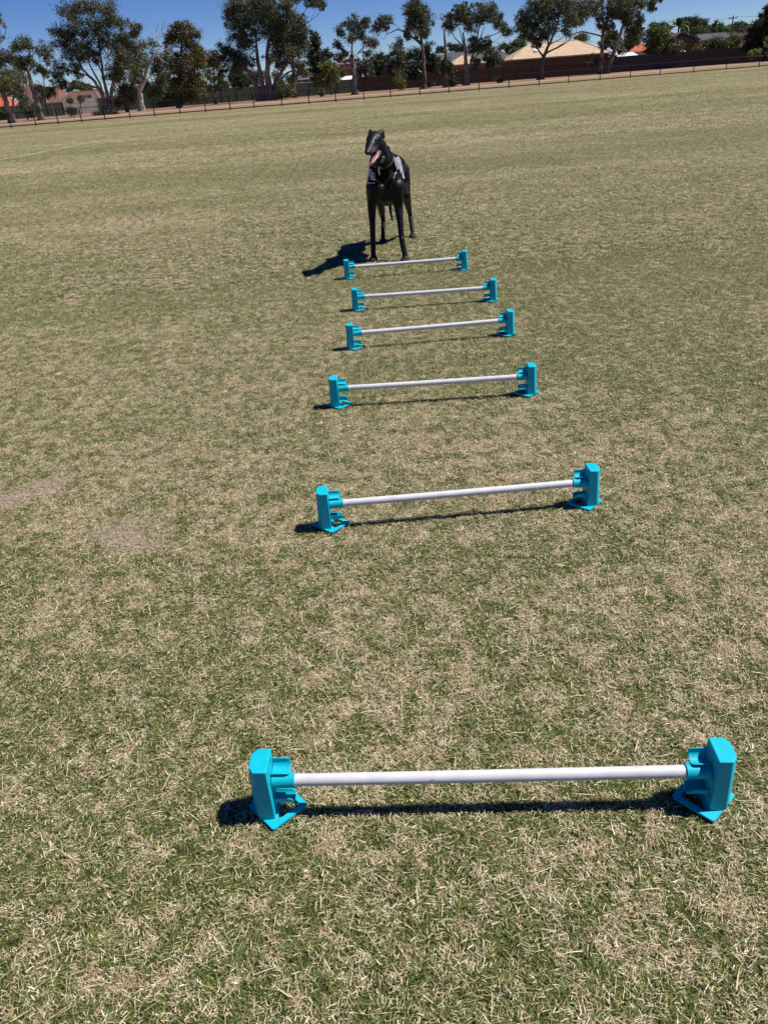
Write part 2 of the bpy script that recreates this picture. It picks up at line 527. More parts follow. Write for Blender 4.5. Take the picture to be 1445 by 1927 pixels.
# ------------------------------------------------------------------ hurdles
def hurdle_post(side, root):
    """side=-1 left, +1 right; built in hurdle coordinates, x along the pole, y away from the camera"""
    s = side
    X = .433 * s                              # inner face plane
    fl = lambda pts: [(X + s * x, y) for x, y in (pts if s > 0 else pts[::-1])]
    # upright: flat inner face, chamfered outer corners, slight taper
    foot = [(0, -.037), (.031, -.037), (.043, -.021), (.043, .021), (.031, .037), (0, .037)]
    head = [(.002, -.032), (.029, -.032), (.040, -.018), (.040, .018), (.029, .032), (.002, .032)]
    bm = bmesh.new()
    prism(bm, fl(foot), .005, .134, fl(head))
    bmesh.ops.recalc_face_normals(bm, faces=bm.faces[:])
    up = bevel_obj(obj('upright', bm, MT['plastic'], root), .0022, 3); soft(up)
    # base: diamond ring, solid on the outer half
    H = .063
    out = [(0, -H), (H, 0), (0, H), (-H, 0)]
    hole = [(-.0055, -H + .0235), (-.0055, H - .0235), (-H + .0165, 0)]
    bm = bmesh.new()
    def lay(z): return [bm.verts.new((X + s * x, y, z)) for x, y in out], [bm.verts.new((X + s * x, y, z)) for x, y in hole]
    (a, ah), (b, bh) = lay(0), lay(.005)
    for o4, h3 in ((a, ah), (b, bh)):
        bm.faces.new((o4[0], h3[0], h3[2], o4[3])); bm.faces.new((o4[3], h3[2], h3[1], o4[2])); bm.faces.new((o4[0], o4[1], o4[2], h3[1], h3[0]))
    for p_, q_ in ((a, b), (ah, bh)):
        for i in range(len(p_)): bm.faces.new((p_[i], p_[(i + 1) % len(p_)], q_[(i + 1) % len(p_)], q_[i]))
    vert_e = [e for e in bm.edges if abs(e.verts[0].co.z - e.verts[1].co.z) > .004]
    bmesh.ops.bevel(bm, geom=vert_e, offset=.0055, segments=4, affect='EDGES', profile=.5)
    bmesh.ops.recalc_face_normals(bm, faces=bm.faces[:])
    bp = obj('base_plate', bm, MT['plastic'], root); soft(bp); bevel_obj(bp, .001, 2)
    # rib behind the open cups
    # three half-round holders reaching inward
    def holder(z, y, L, R, a0, a1, th=.0026, name='pole_holder', closed=False):
        bm = bmesh.new(); n = 22; ring = []
        def cut(c, sn):
            if closed: return 0.0
            a = math.atan2(sn, c) % (2 * math.pi)
            while a < a0 - 1e-6: a += 2 * math.pi
            e = min(a - a0, a1 - a) * R; q = .009
            return 0.0 if e >= q else q - math.sqrt(max(0, q * q - (q - e) ** 2))
        for k in range(n + 1):
            a = a0 + (a1 - a0) * k / n
            ring.append((math.cos(a), math.sin(a)))
        for x0, x1 in ((-.0005, L),):
            vs = []
            if closed: ring = ring[:-1]
            for (c, sn) in ring:
                row = []
                e = 1.0
                for (rr, xx) in ((R, x0), (R + th, x0), (R + th, x1 - cut(c, sn)), (R, x1 - cut(c, sn))):
                    row.append(bm.verts.new((X - s * xx, y + c * rr, z + sn * rr)))
                vs.append(row)
            for r0, r1 in zip(vs, vs[1:]):
                for q in range(4):
                    bm.faces.new((r0[q], r0[(q + 1) % 4], r1[(q + 1) % 4], r1[q]))
            if closed:
                for q in range(4): bm.faces.new((vs[-1][q], vs[-1][(q + 1) % 4], vs[0][(q + 1) % 4], vs[0][q]))
            else:
                bm.faces.new(vs[0]); bm.faces.new(vs[-1][::-1])
        bmesh.ops.recalc_face_normals(bm, faces=bm.faces[:])
        o = obj(name, bm, MT['plastic'], root); soft(o)
        # round the free corners
        return bevel_obj(o, .0011, 2)
    rad = math.radians
    holder(.112, .006, .037, .0150, rad(212), rad(378))
    holder(.0805, -.004, .047, .0130, 0, rad(360), closed=True)
    holder(.041, -.004, .040, .0145, rad(165), rad(352))
    return up

def make_hurdle():
    root = empty('agility_hurdle')
    for s in (-1, 1):
        p = empty('hurdle_stand'); p.parent = root
        hurdle_post(s, p)
    bm = bmesh.new()
    n = 28
    rows = []
    for x in (-.425, -.2, 0, .2, .425):
        rows.append([bm.verts.new((x, -.004 + .0125 * math.cos(2 * math.pi * k / n), .0805 + .0125 * math.sin(2 * math.pi * k / n) - .0012 * (1 - (x / .425) ** 2))) for k in range(n)])
    for a, b in zip(rows, rows[1:]):
        for k in range(n): bm.faces.new((a[k], a[(k + 1) % n], b[(k + 1) % n], b[k]))
    bm.faces.new(rows[0][::-1]); bm.faces.new(rows[-1])
    bmesh.ops.recalc_face_normals(bm, faces=bm.faces[:])
    soft(obj('pole', bm, MT['pvc'], root))
    return root

def kids(o): return [c for c in bpy.data.objects if c.parent == o]
def copy_tree(o, parent=None):
    c = o.copy(); COL.objects.link(c); c.parent = parent
    for ch in kids(o): copy_tree(ch, c)
    return c

HL = [(513.5, 1564.8), (623.3, 1004.4), (641.4, 770.5), (669.6, 659.3), (674.6, 586.2), (659.7, 525.7)]
HR = [(1344, 1549.4), (1110.4, 961.9), (991.9, 748), (955.3, 634.3), (924.8, 568.6), (870.6, 509.1)]
HLAB = ['low cyan and white jump hurdle nearest the camera, largest in the row',
        'second cyan and white jump hurdle, just beyond the nearest one',
        'third cyan and white jump hurdle counted from the camera',
        'fourth cyan and white jump hurdle, third in front of the dog',
        'fifth cyan and white jump hurdle, next to last before the dog',
        'smallest and farthest cyan and white jump hurdle, right at the feet of the black dog']
proto = make_hurdle()
for i, (a, b) in enumerate(zip(HL, HR)):
    o = proto if i == 0 else copy_tree(proto)
    A, B = ground(*a, .012), ground(*b, .012)
    d = B - A; ang = math.atan2(d.y, d.x); m = (A + B) / 2
    o.location = (m.x - math.sin(ang) * .063, m.y + math.cos(ang) * .063, .0115)
    o.rotation_euler = (0, 0, ang)
    tag(o, HLAB[i], 'hurdle', 'cyan hurdles set in a row across the grass')
    print('hurdle', i, round(d.length, 3), round(math.degrees(ang), 2))
# a dry stalk stuck to the nearest pole
bm = bmesh.new()
c0 = ground(0, 0) if False else at(634, 1467, 1.0)
hp = [Vector((-.115 + .011 * t, -.018 + .0006 * math.sin(t * 9), .083 + .004 * math.sin(t * 2.6))) for t in np.linspace(0, 1, 6)]
tube(bm, hp, .0006, 5)
sk = obj('grass_stalk', bm, MT['bark_dark'])
sk.location = proto.location; sk.rotation_euler = proto.rotation_euler
tag(sk, 'tiny dry grass stalk clinging to the white pole of the nearest hurdle', 'stalk')

# ------------------------------------------------------------------ black dog
def fur_mat():
    m, nt, b = new_mat('black_fur')
    tc = N(nt, 'ShaderNodeTexCoord')
    no = N(nt, 'ShaderNodeTexNoise'); no.inputs['Scale'].default_value = 9; no.inputs['Detail'].default_value = 5
    nt.links.new(tc.outputs['Object'], no.inputs['Vector'])
    c = mix_c(nt, no.outputs['Fac'], (.002, .002, .0025), (.007, .006, .007))
    a = N(nt, 'ShaderNodeAttribute', attribute_name='muzzle')
    c = mix_c(nt, a.outputs['Fac'], c, (.105, .088, .090))
    nt.links.new(c, b.inputs['Base Color'])
    b.inputs['Roughness'].default_value = .48
    b.inputs['Specular IOR Level'].default_value = .24
    mp = N(nt, 'ShaderNodeMapping'); mp.inputs['Scale'].default_value = (220, 220, 60)
    nt.links.new(tc.outputs['Object'], mp.inputs[0])
    n2 = N(nt, 'ShaderNodeTexNoise'); n2.inputs['Scale'].default_value = 1; n2.inputs['Detail'].default_value = 4
    nt.links.new(mp.outputs[0], n2.inputs['Vector'])
    bp = N(nt, 'ShaderNodeBump'); bp.inputs['Strength'].default_value = .28; bp.inputs['Distance'].default_value = .003
    nt.links.new(n2.outputs['Fac'], bp.inputs['Height']); nt.links.new(bp.outputs[0], b.inputs['Normal'])
    return m
MT['fur'] = fur_mat()
MT['tongue'] = simple('tongue', (.48, .15, .27), .3, var=.25, scale=40, spec=.5, bump=.3, bscale=150)
MT['mouth'] = simple('mouth_dark', (.05, .012, .018), .4, var=.2)
MT['tooth'] = simple('tooth', (.75, .70, .60), .3, var=.05)
MT['nose'] = simple('nose_leather', (.010, .010, .011), .28, var=.3, bump=.3, bscale=200, spec=.6)
MT['eye'] = simple('dog_eye', (.014, .009, .006), .08, var=.2, spec=.8)
MT['cloth'] = simple('black_cloth', (.006, .006, .008), .8, var=.3, scale=20, bump=.4, bscale=300, spec=.1)
MT['greycloth'] = simple('grey_reflective_cloth', (.30, .31, .36), .5, col2=(.20, .205, .24), scale=25, bump=.5, bscale=160)
MT['white'] = simple('pale_print', (.72, .73, .80), .6, var=.1, scale=30)
MT['tan'] = simple('tan_badge', (.50, .42, .22), .5, var=.15, scale=80)
MT['metal'] = simple('bright_metal', (.75, .74, .72), .25, var=.1, metal=1.0)
MT['leather'] = simple('collar_leather', (.02, .017, .018), .45, var=.3, scale=30)

def cone(bm, p0, r0, p1, r1, seg=18, rings=6, squash=None):
    """capsule with two radii as a closed surface"""
    p0, p1 = Vector(p0), Vector(p1)
    d = p1 - p0; L = max(d.length, 1e-5); t = d.normalized()
    ref = Vector((0, 0, 1)) if abs(t.z) < .9 else Vector((0, 1, 0))
    y = (ref - t * ref.dot(t)).normalized(); x = y.cross(t)
    prof = []
    for k in range(rings + 1):
        a = -math.pi / 2 + (math.pi / 2) * k / rings
        prof.append((math.sin(a) * r0, math.cos(a) * r0))
    for k in range(rings + 1):
        a = (math.pi / 2) * k / rings
        prof.append((L + math.sin(a) * r1, math.cos(a) * r1))
    prev = None
    for i, (s_, r_) in enumerate(prof):
        if r_ < 1e-6:
            ring = [bm.verts.new(p0 + t * s_)]
        else:
            ring = [bm.verts.new(p0 + t * s_ + (x * math.cos(2 * math.pi * k / seg) + y * math.sin(2 * math.pi * k / seg)) * r_) for k in range(seg)]
        if prev:
            if len(prev) == 1 and len(ring) > 1:
                for k in range(seg): bm.faces.new((prev[0], ring[(k + 1) % seg], ring[k]))
            elif len(ring) == 1 and len(prev) > 1:
                for k in range(seg): bm.faces.new((ring[0], prev[k], prev[(k + 1) % seg]))
            elif len(ring) > 1:
                for k in range(seg): bm.faces.new((prev[k], prev[(k + 1) % seg], ring[(k + 1) % seg], ring[k]))
        prev = ring

def ell(bm, c, r, axis=None, seg=24, ring=14):
    """ellipsoid, r = radii along (side, axis, up)"""
    c = Vector(c)
    a = (Vector(axis) if axis is not None else Vector((0, 1, 0))).normalized()
    upv = Vector((0, 0, 1)) if abs(a.z) < .95 else Vector((1, 0, 0))
    sx = a.cross(upv).normalized(); uz = sx.cross(a)
    res = bmesh.ops.create_uvsphere(bm, u_segments=seg, v_segments=ring, radius=1.0)
    for v in res['verts']:
        q = v.co.copy()
        v.co = c + sx * q.x * r[0] + a * q.y * r[1] + uz * q.z * r[2]

def build_dog():
    root = empty('dog', (0.26, 7.0, 0))
    bm = bmesh.new()
    P = at
    def chain(pts):
        for (p, r), (q, s) in zip(pts, pts[1:]): cone(bm, p, r, q, s)
    # trunk
    F = Vector((.205, 6.64, .60))
    ax = Vector((.105, .86, .0)).normalized()
    ell(bm, (.235, 6.83, .570), (.120, .225, .170), ax + Vector((0, 0, .12)))       # deep rib cage
    ell(bm, (.222, 6.68, .600), (.125, .12, .125), ax)                          # breast
    ell(bm, (.304, 7.14, .664), (.110, .22, .100), ax + Vector((0, 0, -.05)))        # loin
    ell(bm, (.318, 7.36, .640), (.108, .17, .105), ax + Vector((0, 0, -.30)))       # croup
    ell(bm, (.268, 6.86, .725), (.070, .17, .060), ax + Vector((0, 0, -.1)))        # withers
    ell(bm, P(703.0, 330, 6.64), (.043, .055, .085))
    chain([((.268, 6.9, .735), .05), ((.30, 7.1, .725), .045), ((.322, 7.32, .685), .05)])
    # neck
    chain([((.225, 6.76, .665), .112), ((.205, 6.60, .735), .088), ((.180, 6.46, .825), .066), ((.166, 6.41, .885), .058)])
    chain([((.268, 6.88, .735), .062), ((.215, 6.64, .80), .058), ((.178, 6.46, .89), .048)])
    # shoulders and fore legs: photo-left leg, then photo-right leg
    for sh, el_, ca, ft, out in (
            (P(705, 352, 6.66), P(699.5, 390, 6.72), P(701.8, 452, 6.66), P(702.5, 480, 6.63), -1),
            (P(745, 352, 6.62), P(750.0, 390, 6.62), P(756.0, 452, 6.53), P(762.0, 480, 6.50), 1)):
        top = Vector((.235 + out * .055, 6.82, .72))
        chain([(top, .055), (sh, .073), (el_, .036)])
        ell(bm, (sh + el_) / 2 + Vector((out * .004, .03, .02)), (.040, .055, .085))
        midl = el_.lerp(ca, .45) + Vector((0, -.004, 0))
        chain([(el_, .037), (midl, .0265), (ca, .0225)])
        ell(bm, ca + Vector((0, -.003, .0)), (.0238, .025, .034))
        ell(bm, ca + Vector((0, .020, -.022)), (.010, .010, .010))            # stopper pad
        pas = Vector((ft.x, ft.y - .012, .045))
        chain([(ca, .0225), (pas, .0225)])
        fwd = Vector((-.12, -1, 0)).normalized(); sd = Vector((1, -.12, 0)).normalized()
        base = Vector((ft.x, ft.y - .02, .030))
        ell(bm, base, (.022, .034, .020), fwd)
        for k, (o_, ln) in enumerate(((-.0245, .030), (-.0090, .052), (.0090, .052), (.0245, .030))):
            a0 = base + sd * o_ * .7 + Vector((0, 0, .006)); a1 = base + sd * o_ * 1.15 + fwd * ln + Vector((0, 0, -.003)); a2 = a1 + fwd * .012 + Vector((0, 0, -.008))
            chain([(a0, .0095), (a1, .0098), (a2, .0082)])
            chain([(a2 + fwd * .006, .003), (a2 + fwd * .017 + Vector((0, 0, -.006)), .0015)])
    # hind legs
    for hip, kn, hk, ft, out in (
            (Vector((.265, 7.34, .62)), P(715, 377, 7.22), P(721, 414, 7.50), P(720.5, 446, 7.41), -1),
            (Vector((.378, 7.40, .60)), P(763.5, 366, 7.34), P(771.5, 404, 7.66), P(776.3, 438, 7.56), 1)):
        chain([(hip, .080), (hip.lerp(kn, .5) + Vector((out * .004, .03, 0)), .064), (kn, .042)])
        chain([(kn, .042), (kn.lerp(hk, .3) + Vector((0, .012, 0)), .037), (kn.lerp(hk, .65) + Vector((0, .016, 0)), .028), (hk, .021)])
        chain([(hk + Vector((0, .018, .012)), .012), (hk + Vector((0, .004, -.01)), .019)])
        pas = Vector((ft.x, ft.y, .05))
        chain([(hk, .021), (pas, .020)])
        fwd = Vector((-.10, -1, 0)).normalized(); sd = Vector((1, -.1, 0)).normalized()
        base = Vector((ft.x, ft.y - .012, .030))
        chain([(pas, .020), (base, .021)])
        ell(bm, base, (.025, .034, .019), fwd)
        for k, (o_, ln) in enumerate(((-.021, .020), (-.0075, .034), (.0075, .034), (.021, .020))):
            a0 = base + sd * o_ * .7 + Vector((0, 0, .006)); a1 = base + sd * o_ * 1.15 + fwd * ln + Vector((0, 0, -.003)); a2 = a1 + fwd * .011 + Vector((0, 0, -.008))
            chain([(a0, .011), (a1, .0112), (a2, .0092)])
            chain([(a2 + fwd * .006, .003), (a2 + fwd * .016 + Vector((0, 0, -.006)), .0015)])
    # tail: hangs low between the hind legs, tip curled
    chain([((.350, 7.50, .61), .034), ((.335, 7.57, .50), .022), (P(733.5, 384, 7.58), .016), (P(735, 400, 7.58), .0135), (P(738.5, 414, 7.56), .009)])
    # head
    H0 = P(704.6, 262.0, 6.40)          # cranium
    NS = P(691.6, 286.5, 6.215)         # nose end
    md = (NS - H0).normalized()
    side = md.cross(Vector((0, 0, 1))).normalized()
    if side.x < 0: side = -side
    upn = side.cross(md).normalized()
    if upn.z < 0: upn = -upn
    ell(bm, H0, (.062, .078, .052), md)
    ell(bm, H0 + side * .028 + md * .02 - upn * .020, (.030, .05, .036), md)
    ell(bm, H0 - side * .028 + md * .02 - upn * .020, (.030, .05, .036), md)
    chain([(H0 + md * .035, .052), (H0.lerp(NS, .50) - upn * .004 - side * .004, .041), (H0.lerp(NS, .80) - upn * .003, .031), (NS - md * .006, .024)])
    for sg in (-1, 1):
        chain([(H0.lerp(NS, .38) + side * sg * .026 - upn * .022, .026), (H0.lerp(NS, .82) + side * sg * .013 - upn * .015, .018)])     # lips
        ell(bm, H0 + md * .046 + side * sg * .034 + upn * .024, (.016, .022, .011), md)      # brow
    chain([(H0 - md * .01, .050), ((.172, 6.44, .87), .056)])
    # lower jaw, dropped open
    J0 = P(713.5, 285.5, 6.375)
    JN = P(702.0, 307.5, 6.27)
    jd = (JN - J0).normalized()
    chain([(J0 - jd * .03 + Vector((0, .03, .01)), .036), (J0 + jd * .03, .023), (JN, .014)])
    chain([(P(706.5, 288.5, 6.35), .023), (P(698.5, 303.5, 6.275), .0155)])
    # ears folded back
    for sg, e1, e2, e3 in ((-1, (699.5, 252.5, 6.42), (697.2, 246.5, 6.44), (694.6, 251.5, 6.45)), (1, (713.5, 252, 6.42), (718.0, 247.5, 6.44), (722.0, 257.5, 6.43))):
        r1_, r2_, r3_ = (.017, .0125, .0095) if sg < 0 else (.018, .017, .0125)
        chain([(P(*e1), r1_), (P(*e2), r2_), (P(*e3), r3_)])
    # strong front-of-neck fold and sternum
    chain([((.205, 6.58, .69), .07), ((.21, 6.62, .52), .07)])
    me = bpy.data.meshes.new('tmp'); bm.to_mesh(me); bm.free()
    tmp = bpy.data.objects.new('tmp', me); COL.objects.link(tmp)
    rm = tmp.modifiers.new('r', 'REMESH'); rm.mode = 'VOXEL'; rm.voxel_size = .0046; rm.adaptivity = 0
    sm = tmp.modifiers.new('s', 'SMOOTH'); sm.factor = .5; sm.iterations = 3
    dg = bpy.context.evaluated_depsgraph_get()
    ev = tmp.evaluated_get(dg)
    body_me = bpy.data.meshes.new_from_object(ev)
    bpy.data.objects.remove(tmp)
    body_me.name = 'body'
    n = len(body_me.vertices)
    co = np.zeros(n * 3, np.float32); body_me.vertices.foreach_get('co', co); co = co.reshape(-1, 3)
    mz = NS.lerp(J0, .38) + Vector((0, -.01, .012))
    w = np.clip(1.25 - np.linalg.norm((co - np.array(mz)) / np.array([.050, .065, .030]), axis=1), 0, 1) * .9
    w2 = np.clip(1.2 - np.linalg.norm((co - np.array(JN)) / .03, axis=1), 0, 1) * .5
    fe = np.clip((.07 - co[:, 2]) / .05, 0, 1) * .12
    w = np.maximum(np.maximum(w, w2), fe)
    at_ = body_me.attributes.new('muzzle', 'FLOAT', 'POINT'); at_.data.foreach_set('value', w.astype(np.float32))
    body_me.polygons.foreach_set('use_smooth', [True] * len(body_me.polygons))
    body_me.materials.clear()
    body = link('body', body_me, MT['fur'], root)
    tree = BVHTree.FromPolygons([v.co for v in body_me.vertices], [tuple(p.vertices) for p in body_me.polygons])
    C0 = Vector((0, 0, CH))
    # ---- clothing fitted to the body
    def fitted(name, poly, off, th, mat, step=.7):
        step *= .5
        """patch of cloth lying on the body: outline poly, lifted off the coat, with thickness"""
        xs_ = [p[0] for p in poly]; ys_ = [p[1] for p in poly]
        x0, x1, y0, y1 = min(xs_), max(xs_), min(ys_), max(ys_)
        nx = max(2, int((x1 - x0) / step)); ny = max(2, int((y1 - y0) / step))
        def inside(x, y):
            c = False; j = len(poly) - 1
            for i in range(len(poly)):
                xi, yi = poly[i]; xj, yj = poly[j]
                if (yi > y) != (yj > y) and x < (xj - xi) * (y - yi) / (yj - yi) + xi: c = not c
                j = i
            return c
        b = bmesh.new(); G = {}
        for i in range(nx + 1):
            for j in range(ny + 1):
                px = x0 + (x1 - x0) * i / nx; py = y0 + (y1 - y0) * j / ny
                d = ray(px, py).normalized()
                hit, nrm, _, _ = tree.ray_cast(C0, d)
                if hit is None or hit.y > 8: continue
                G[i, j] = (b.verts.new(hit + nrm * off), inside(px, py))
        for i in range(nx):
            for j in range(ny):
                q = [G.get(k) for k in ((i, j), (i + 1, j), (i + 1, j + 1), (i, j + 1))]
                if any(v is None for v in q): continue
                if sum(v[1] for v in q) < 2: continue
                vs = [v[0] for v in q]
                if max((vs[a].co - vs[(a + 1) % 4].co).length for a in range(4)) > .06: continue
                b.faces.new(vs)
        seen = set(); best = []
        for f0 in b.faces:                      # keep the largest connected piece
            if f0 in seen: continue
            st = [f0]; seen.add(f0); isl = []
            while st:
                f = st.pop(); isl.append(f)
                for e in f.edges:
                    for g in e.link_faces:
                        if g not in seen: seen.add(g); st.append(g)
            if len(isl) > len(best): best = isl
        kp = set(best)
        for f in [f for f in b.faces if f not in kp]: b.faces.remove(f)
        for e in [e for e in b.edges if not e.link_faces]: b.edges.remove(e)
        loose = [v for v in b.verts if not v.link_faces]
        for v in loose: b.verts.remove(v)
        if not b.faces: b.free(); return None
        bmesh.ops.recalc_face_normals(b, faces=b.faces[:])
        o = obj(name, b, mat, root, smooth=True)
        sm_ = o.modifiers.new('sm', 'SMOOTH'); sm_.factor = .5; sm_.iterations = 3
        s = o.modifiers.new('th', 'SOLIDIFY'); s.thickness = th; s.offset = 0
        return o
    # black vest: chest and back band copied from the coat surface and lifted off it
    bv = bmesh.new(); bv.from_mesh(body_me); bv.verts.ensure_lookup_table()
    keep = set()
    axn = Vector((.105, .86, 0)).normalized()
    for f in bv.faces:
        c = f.calc_center_median()
        s_ = (c - Vector((.205, 6.64, 0))).dot(axn)
        lat = abs((c - Vector((.205, 6.64, 0))).dot(Vector((axn.y, -axn.x, 0))))
        lo = .555 + max(0, s_ - .02) * .10 + max(0, lat - .03) * .75
        hi = .80 if s_ < .05 else .9
        if -.2 < s_ < .46 and c.z > lo + (.02 if s_ > .2 else 0) and c.z < (.80 + s_ * .0 if s_ > 0 else .735 + s_ * .3 + .03): keep.add(f.index)
    bmesh.ops.delete(bv, geom=[f for f in bv.faces if f.index not in keep], context='FACES')
    bv.normal_update()
    for v in bv.verts:
        v.co += v.normal * .0025
    vo = obj('vest', bv, MT['cloth'], root, smooth=True)
    vo.data.materials.clear(); vo.data.materials.append(MT['cloth'])
    s = vo.modifiers.new('th', 'SOLIDIFY'); s.thickness = .003; s.offset = -1
    # reflective saddle panel on the dog's left flank, with hanging folds
    fitted('saddle_panel', [(737, 296), (745, 297.5), (752.5, 295), (757, 302), (761.5, 312), (759.5, 321), (758, 339), (755, 336), (754.5, 325), (752, 330), (750, 319), (747.5, 321), (743.5, 319), (740, 309)], .013, .003, MT['greycloth'])
    fitted('grey_strap', [(736.5, 336), (741, 326), (743, 323), (745, 327), (741, 332), (738, 336)], .012, .003, MT['greycloth'])
    fitted('shoulder_trim', [(729.5, 281), (734, 280.5), (735.5, 284), (731, 285)], .012, .003, MT['greycloth'], .5)
    fitted('chest_badge', [(696.5, 316), (699, 319), (704, 325), (708, 331), (707.5, 336), (704, 338.5), (699.5, 337), (696.3, 331), (695.5, 322)], .012, .003, MT['white'], .5)
    for arc in ([(699, 323), (702, 322.5), (703.5, 324), (703, 325), (701, 324), (698.8, 326), (698.8, 332), (701.5, 334.8), (704.8, 334), (704.8, 335), (701, 336), (697.8, 333), (697.7, 326)],
                [(700.5, 327), (702, 326.8), (704.8, 332), (704, 333)]):
        fitted('emblem', arc, .0150, .0015, MT['cloth'], .35)
    fitted('name_strip', [(693.5, 345), (704.5, 342), (704.9, 344), (693.8, 347.2)], .012, .003, MT['white'], .35)
    for k in range(5):
        x = 695.2 + k * 1.95; y = 345.6 - k * .55
        fitted('lettering', [(x, y), (x + .75, y - .2), (x + .85, y + .9), (x + .1, y + 1.1)], .0145, .0012, MT['cloth'], .3)
    fitted('buckle_plate', [(716.9, 345.2), (722.0, 344.6), (722.6, 349.6), (717.4, 350.3)], .0155, .005, MT['tan'], .4)
    fitted('buckle_centre', [(718.4, 346.5), (721.0, 346.2), (721.3, 348.5), (718.7, 348.9)], .0185, .002, MT['white'], .4)
    for seg in ([(713, 348), (718, 339)], [(724, 339), (728, 347)], [(728, 347), (724.5, 353)], [(724.5, 353.5), (717.5, 354)], [(717.5, 354), (713, 348)]):
        (xa, ya), (xb, yb) = seg; dx, dy = xb - xa, yb - ya; L = math.hypot(dx, dy); nx, ny = -dy / L * .45, dx / L * .45
        fitted('harness_strap', [(xa + nx, ya + ny), (xb + nx, yb + ny), (xb - nx, yb - ny), (xa - nx, ya - ny)], .013, .003, MT['greycloth' if seg[0][1] > 352 else 'leather'], .4)
    MT['webbing'] = simple('grey_webbing', (.045, .045, .05), .6, var=.2, scale=60, bump=.3, bscale=400)
    for (xa, ya), (xb, yb) in (((716, 346), (703.5, 326)), ((723.5, 346), (737, 325)), ((720, 352), (721.5, 366))):
        dx, dy = xb - xa, yb - ya; L = math.hypot(dx, dy); nx, ny = -dy / L * .9, dx / L * .9
        fitted('chest_strap', [(xa + nx, ya + ny), (xb + nx, yb + ny), (xb - nx, yb - ny), (xa - nx, ya - ny)], .0105, .003, MT['webbing'], .45)
    # collar
    cc = Vector((.196, 6.535, .775)); na = Vector((.03, .50, -.62)).normalized()
    sx = Vector((1, 0, 0)); sx = (sx - na * sx.dot(na)).normalized(); sy = na.cross(sx)
    bm = bmesh.new(); nn = 40; rows = []
    for k in range(nn):
        a = 2 * math.pi * k / nn; d = sx * math.cos(a) + sy * math.sin(a)
        hit, nr, _, _ = tree.ray_cast(cc + d * .3, -d)
        r_ = ((hit - cc).length if hit is not None and (hit - cc).length < .14 else .09) + .006
        row = [bm.verts.new(cc + d * (r_ + e) + na * z) for e, z in ((0, -.011), (.004, -.011), (.004, .011), (0, .011))]
        rows.append(row)
    for k in range(nn):
        r0, r1 = rows[k], rows[(k + 1) % nn]
        for q in range(4): bm.faces.new((r0[q], r0[(q + 1) % 4], r1[(q + 1) % 4], r1[q]))
    col = obj('collar', bm, MT['leather'], root, smooth=True)
    def surf(px, py, off=.012):
        hit, nr, _, _ = tree.ray_cast(C0, ray(px, py).normalized()); return (hit + nr * off) if hit is not None else at(px, py, 6.5)
    def torus(name, c, R, r_, mat, tilt=0.0):
        b = bmesh.new(); prev = None; fr = None
        for i in range(17):
            a = 2 * math.pi * i / 16
            ctr = Vector((math.cos(a) * R, math.sin(a) * R * math.sin(tilt), math.sin(a) * R * math.cos(tilt)))
            rd = ctr.normalized(); nrm = Vector((0, 1, 0))
            ring = [b.verts.new(Vector(c) + ctr + (rd * math.cos(2 * math.pi * k / 6) + nrm * math.sin(2 * math.pi * k / 6)) * r_) for k in range(6)]
            if prev:
                for k in range(6): b.faces.new((prev[k], prev[(k + 1) % 6], ring[(k + 1) % 6], ring[k]))
            prev = ring
        return obj(name, b, mat, root, smooth=True)
    torus('collar_ring', surf(720.0, 295, .014), .010, .0028, MT['metal'])
    torus('collar_ring', surf(717.8, 301, .014), .008, .0024, MT['metal'])
    torus('tag_ring', surf(714.4, 312, .016), .0085, .0022, MT['metal'])
    b = bmesh.new()
    tc_ = surf(714.6, 320.5, .016)
    box(b, tc_, (.0075, .002, .042), Matrix.Rotation(-.15, 3, 'Y'))
    bevel_obj(obj('name_tag', b, MT['metal'], root), .0015)
    b = bmesh.new(); tube(b, [surf(718.5, 299, .012), surf(712.5, 303, .012), surf(711.2, 309, .012), surf(714.2, 311, .014)], .003, 6)
    obj('tag_cord', b, MT['leather'], root, smooth=True)
    # eyes, nose, mouth
    for px, py in ((691.8, 262.3), (706.6, 263.2)):
        hit, nr, _, _ = tree.ray_cast(C0, ray(px, py).normalized())
        if hit is None or hit.y > 7: hit = at(px, py, 6.34); nr = Vector((0, -1, 0))
        b = bmesh.new(); bmesh.ops.create_uvsphere(b, u_segments=16, v_segments=10, radius=.0105)
        for v in b.verts: v.co += hit - nr * .004
        obj('eye', b, MT['eye'], root, smooth=True)
    b = bmesh.new(); ell(b, NS + md * .008 + upn * .004, (.0205, .016, .0165), md, 20, 12)
    for sg in (-1, 1): pass
    obj('nose', b, MT['nose'], root, smooth=True)
    b = bmesh.new()      # dark inside of the mouth
    ell(b, H0.lerp(NS, .55) - upn * .036 + md * .0, (.018, .045, .012), (md * .9 - upn * .3), 18, 10)
    obj('palate', b, MT['mouth'], root, smooth=True)
    # tongue: rises from the throat, runs along the jaw and spills out over the tip
    tp = [at(712.5, 286, 6.33), at(709.5, 292, 6.30), at(705.5, 298, 6.26), at(700.5, 304, 6.235), at(696.8, 309, 6.225), at(694.3, 312.8, 6.228)]
    b = bmesh.new(); rows = []; m = 10
    wd = [.007, .012, .0145, .015, .0135, .008]
    for i, p in enumerate(tp):
        t = (tp[min(i + 1, 5)] - tp[max(i - 1, 0)]).normalized()
        sv = (side - t * side.dot(t)).normalized(); nv = sv.cross(t)
        rows.append([b.verts.new(p + sv * math.cos(2 * math.pi * k / m) * wd[i] + nv * math.sin(2 * math.pi * k / m) * .0045 + nv * (math.cos(2 * math.pi * k / m) ** 2) * .004) for k in range(m)])
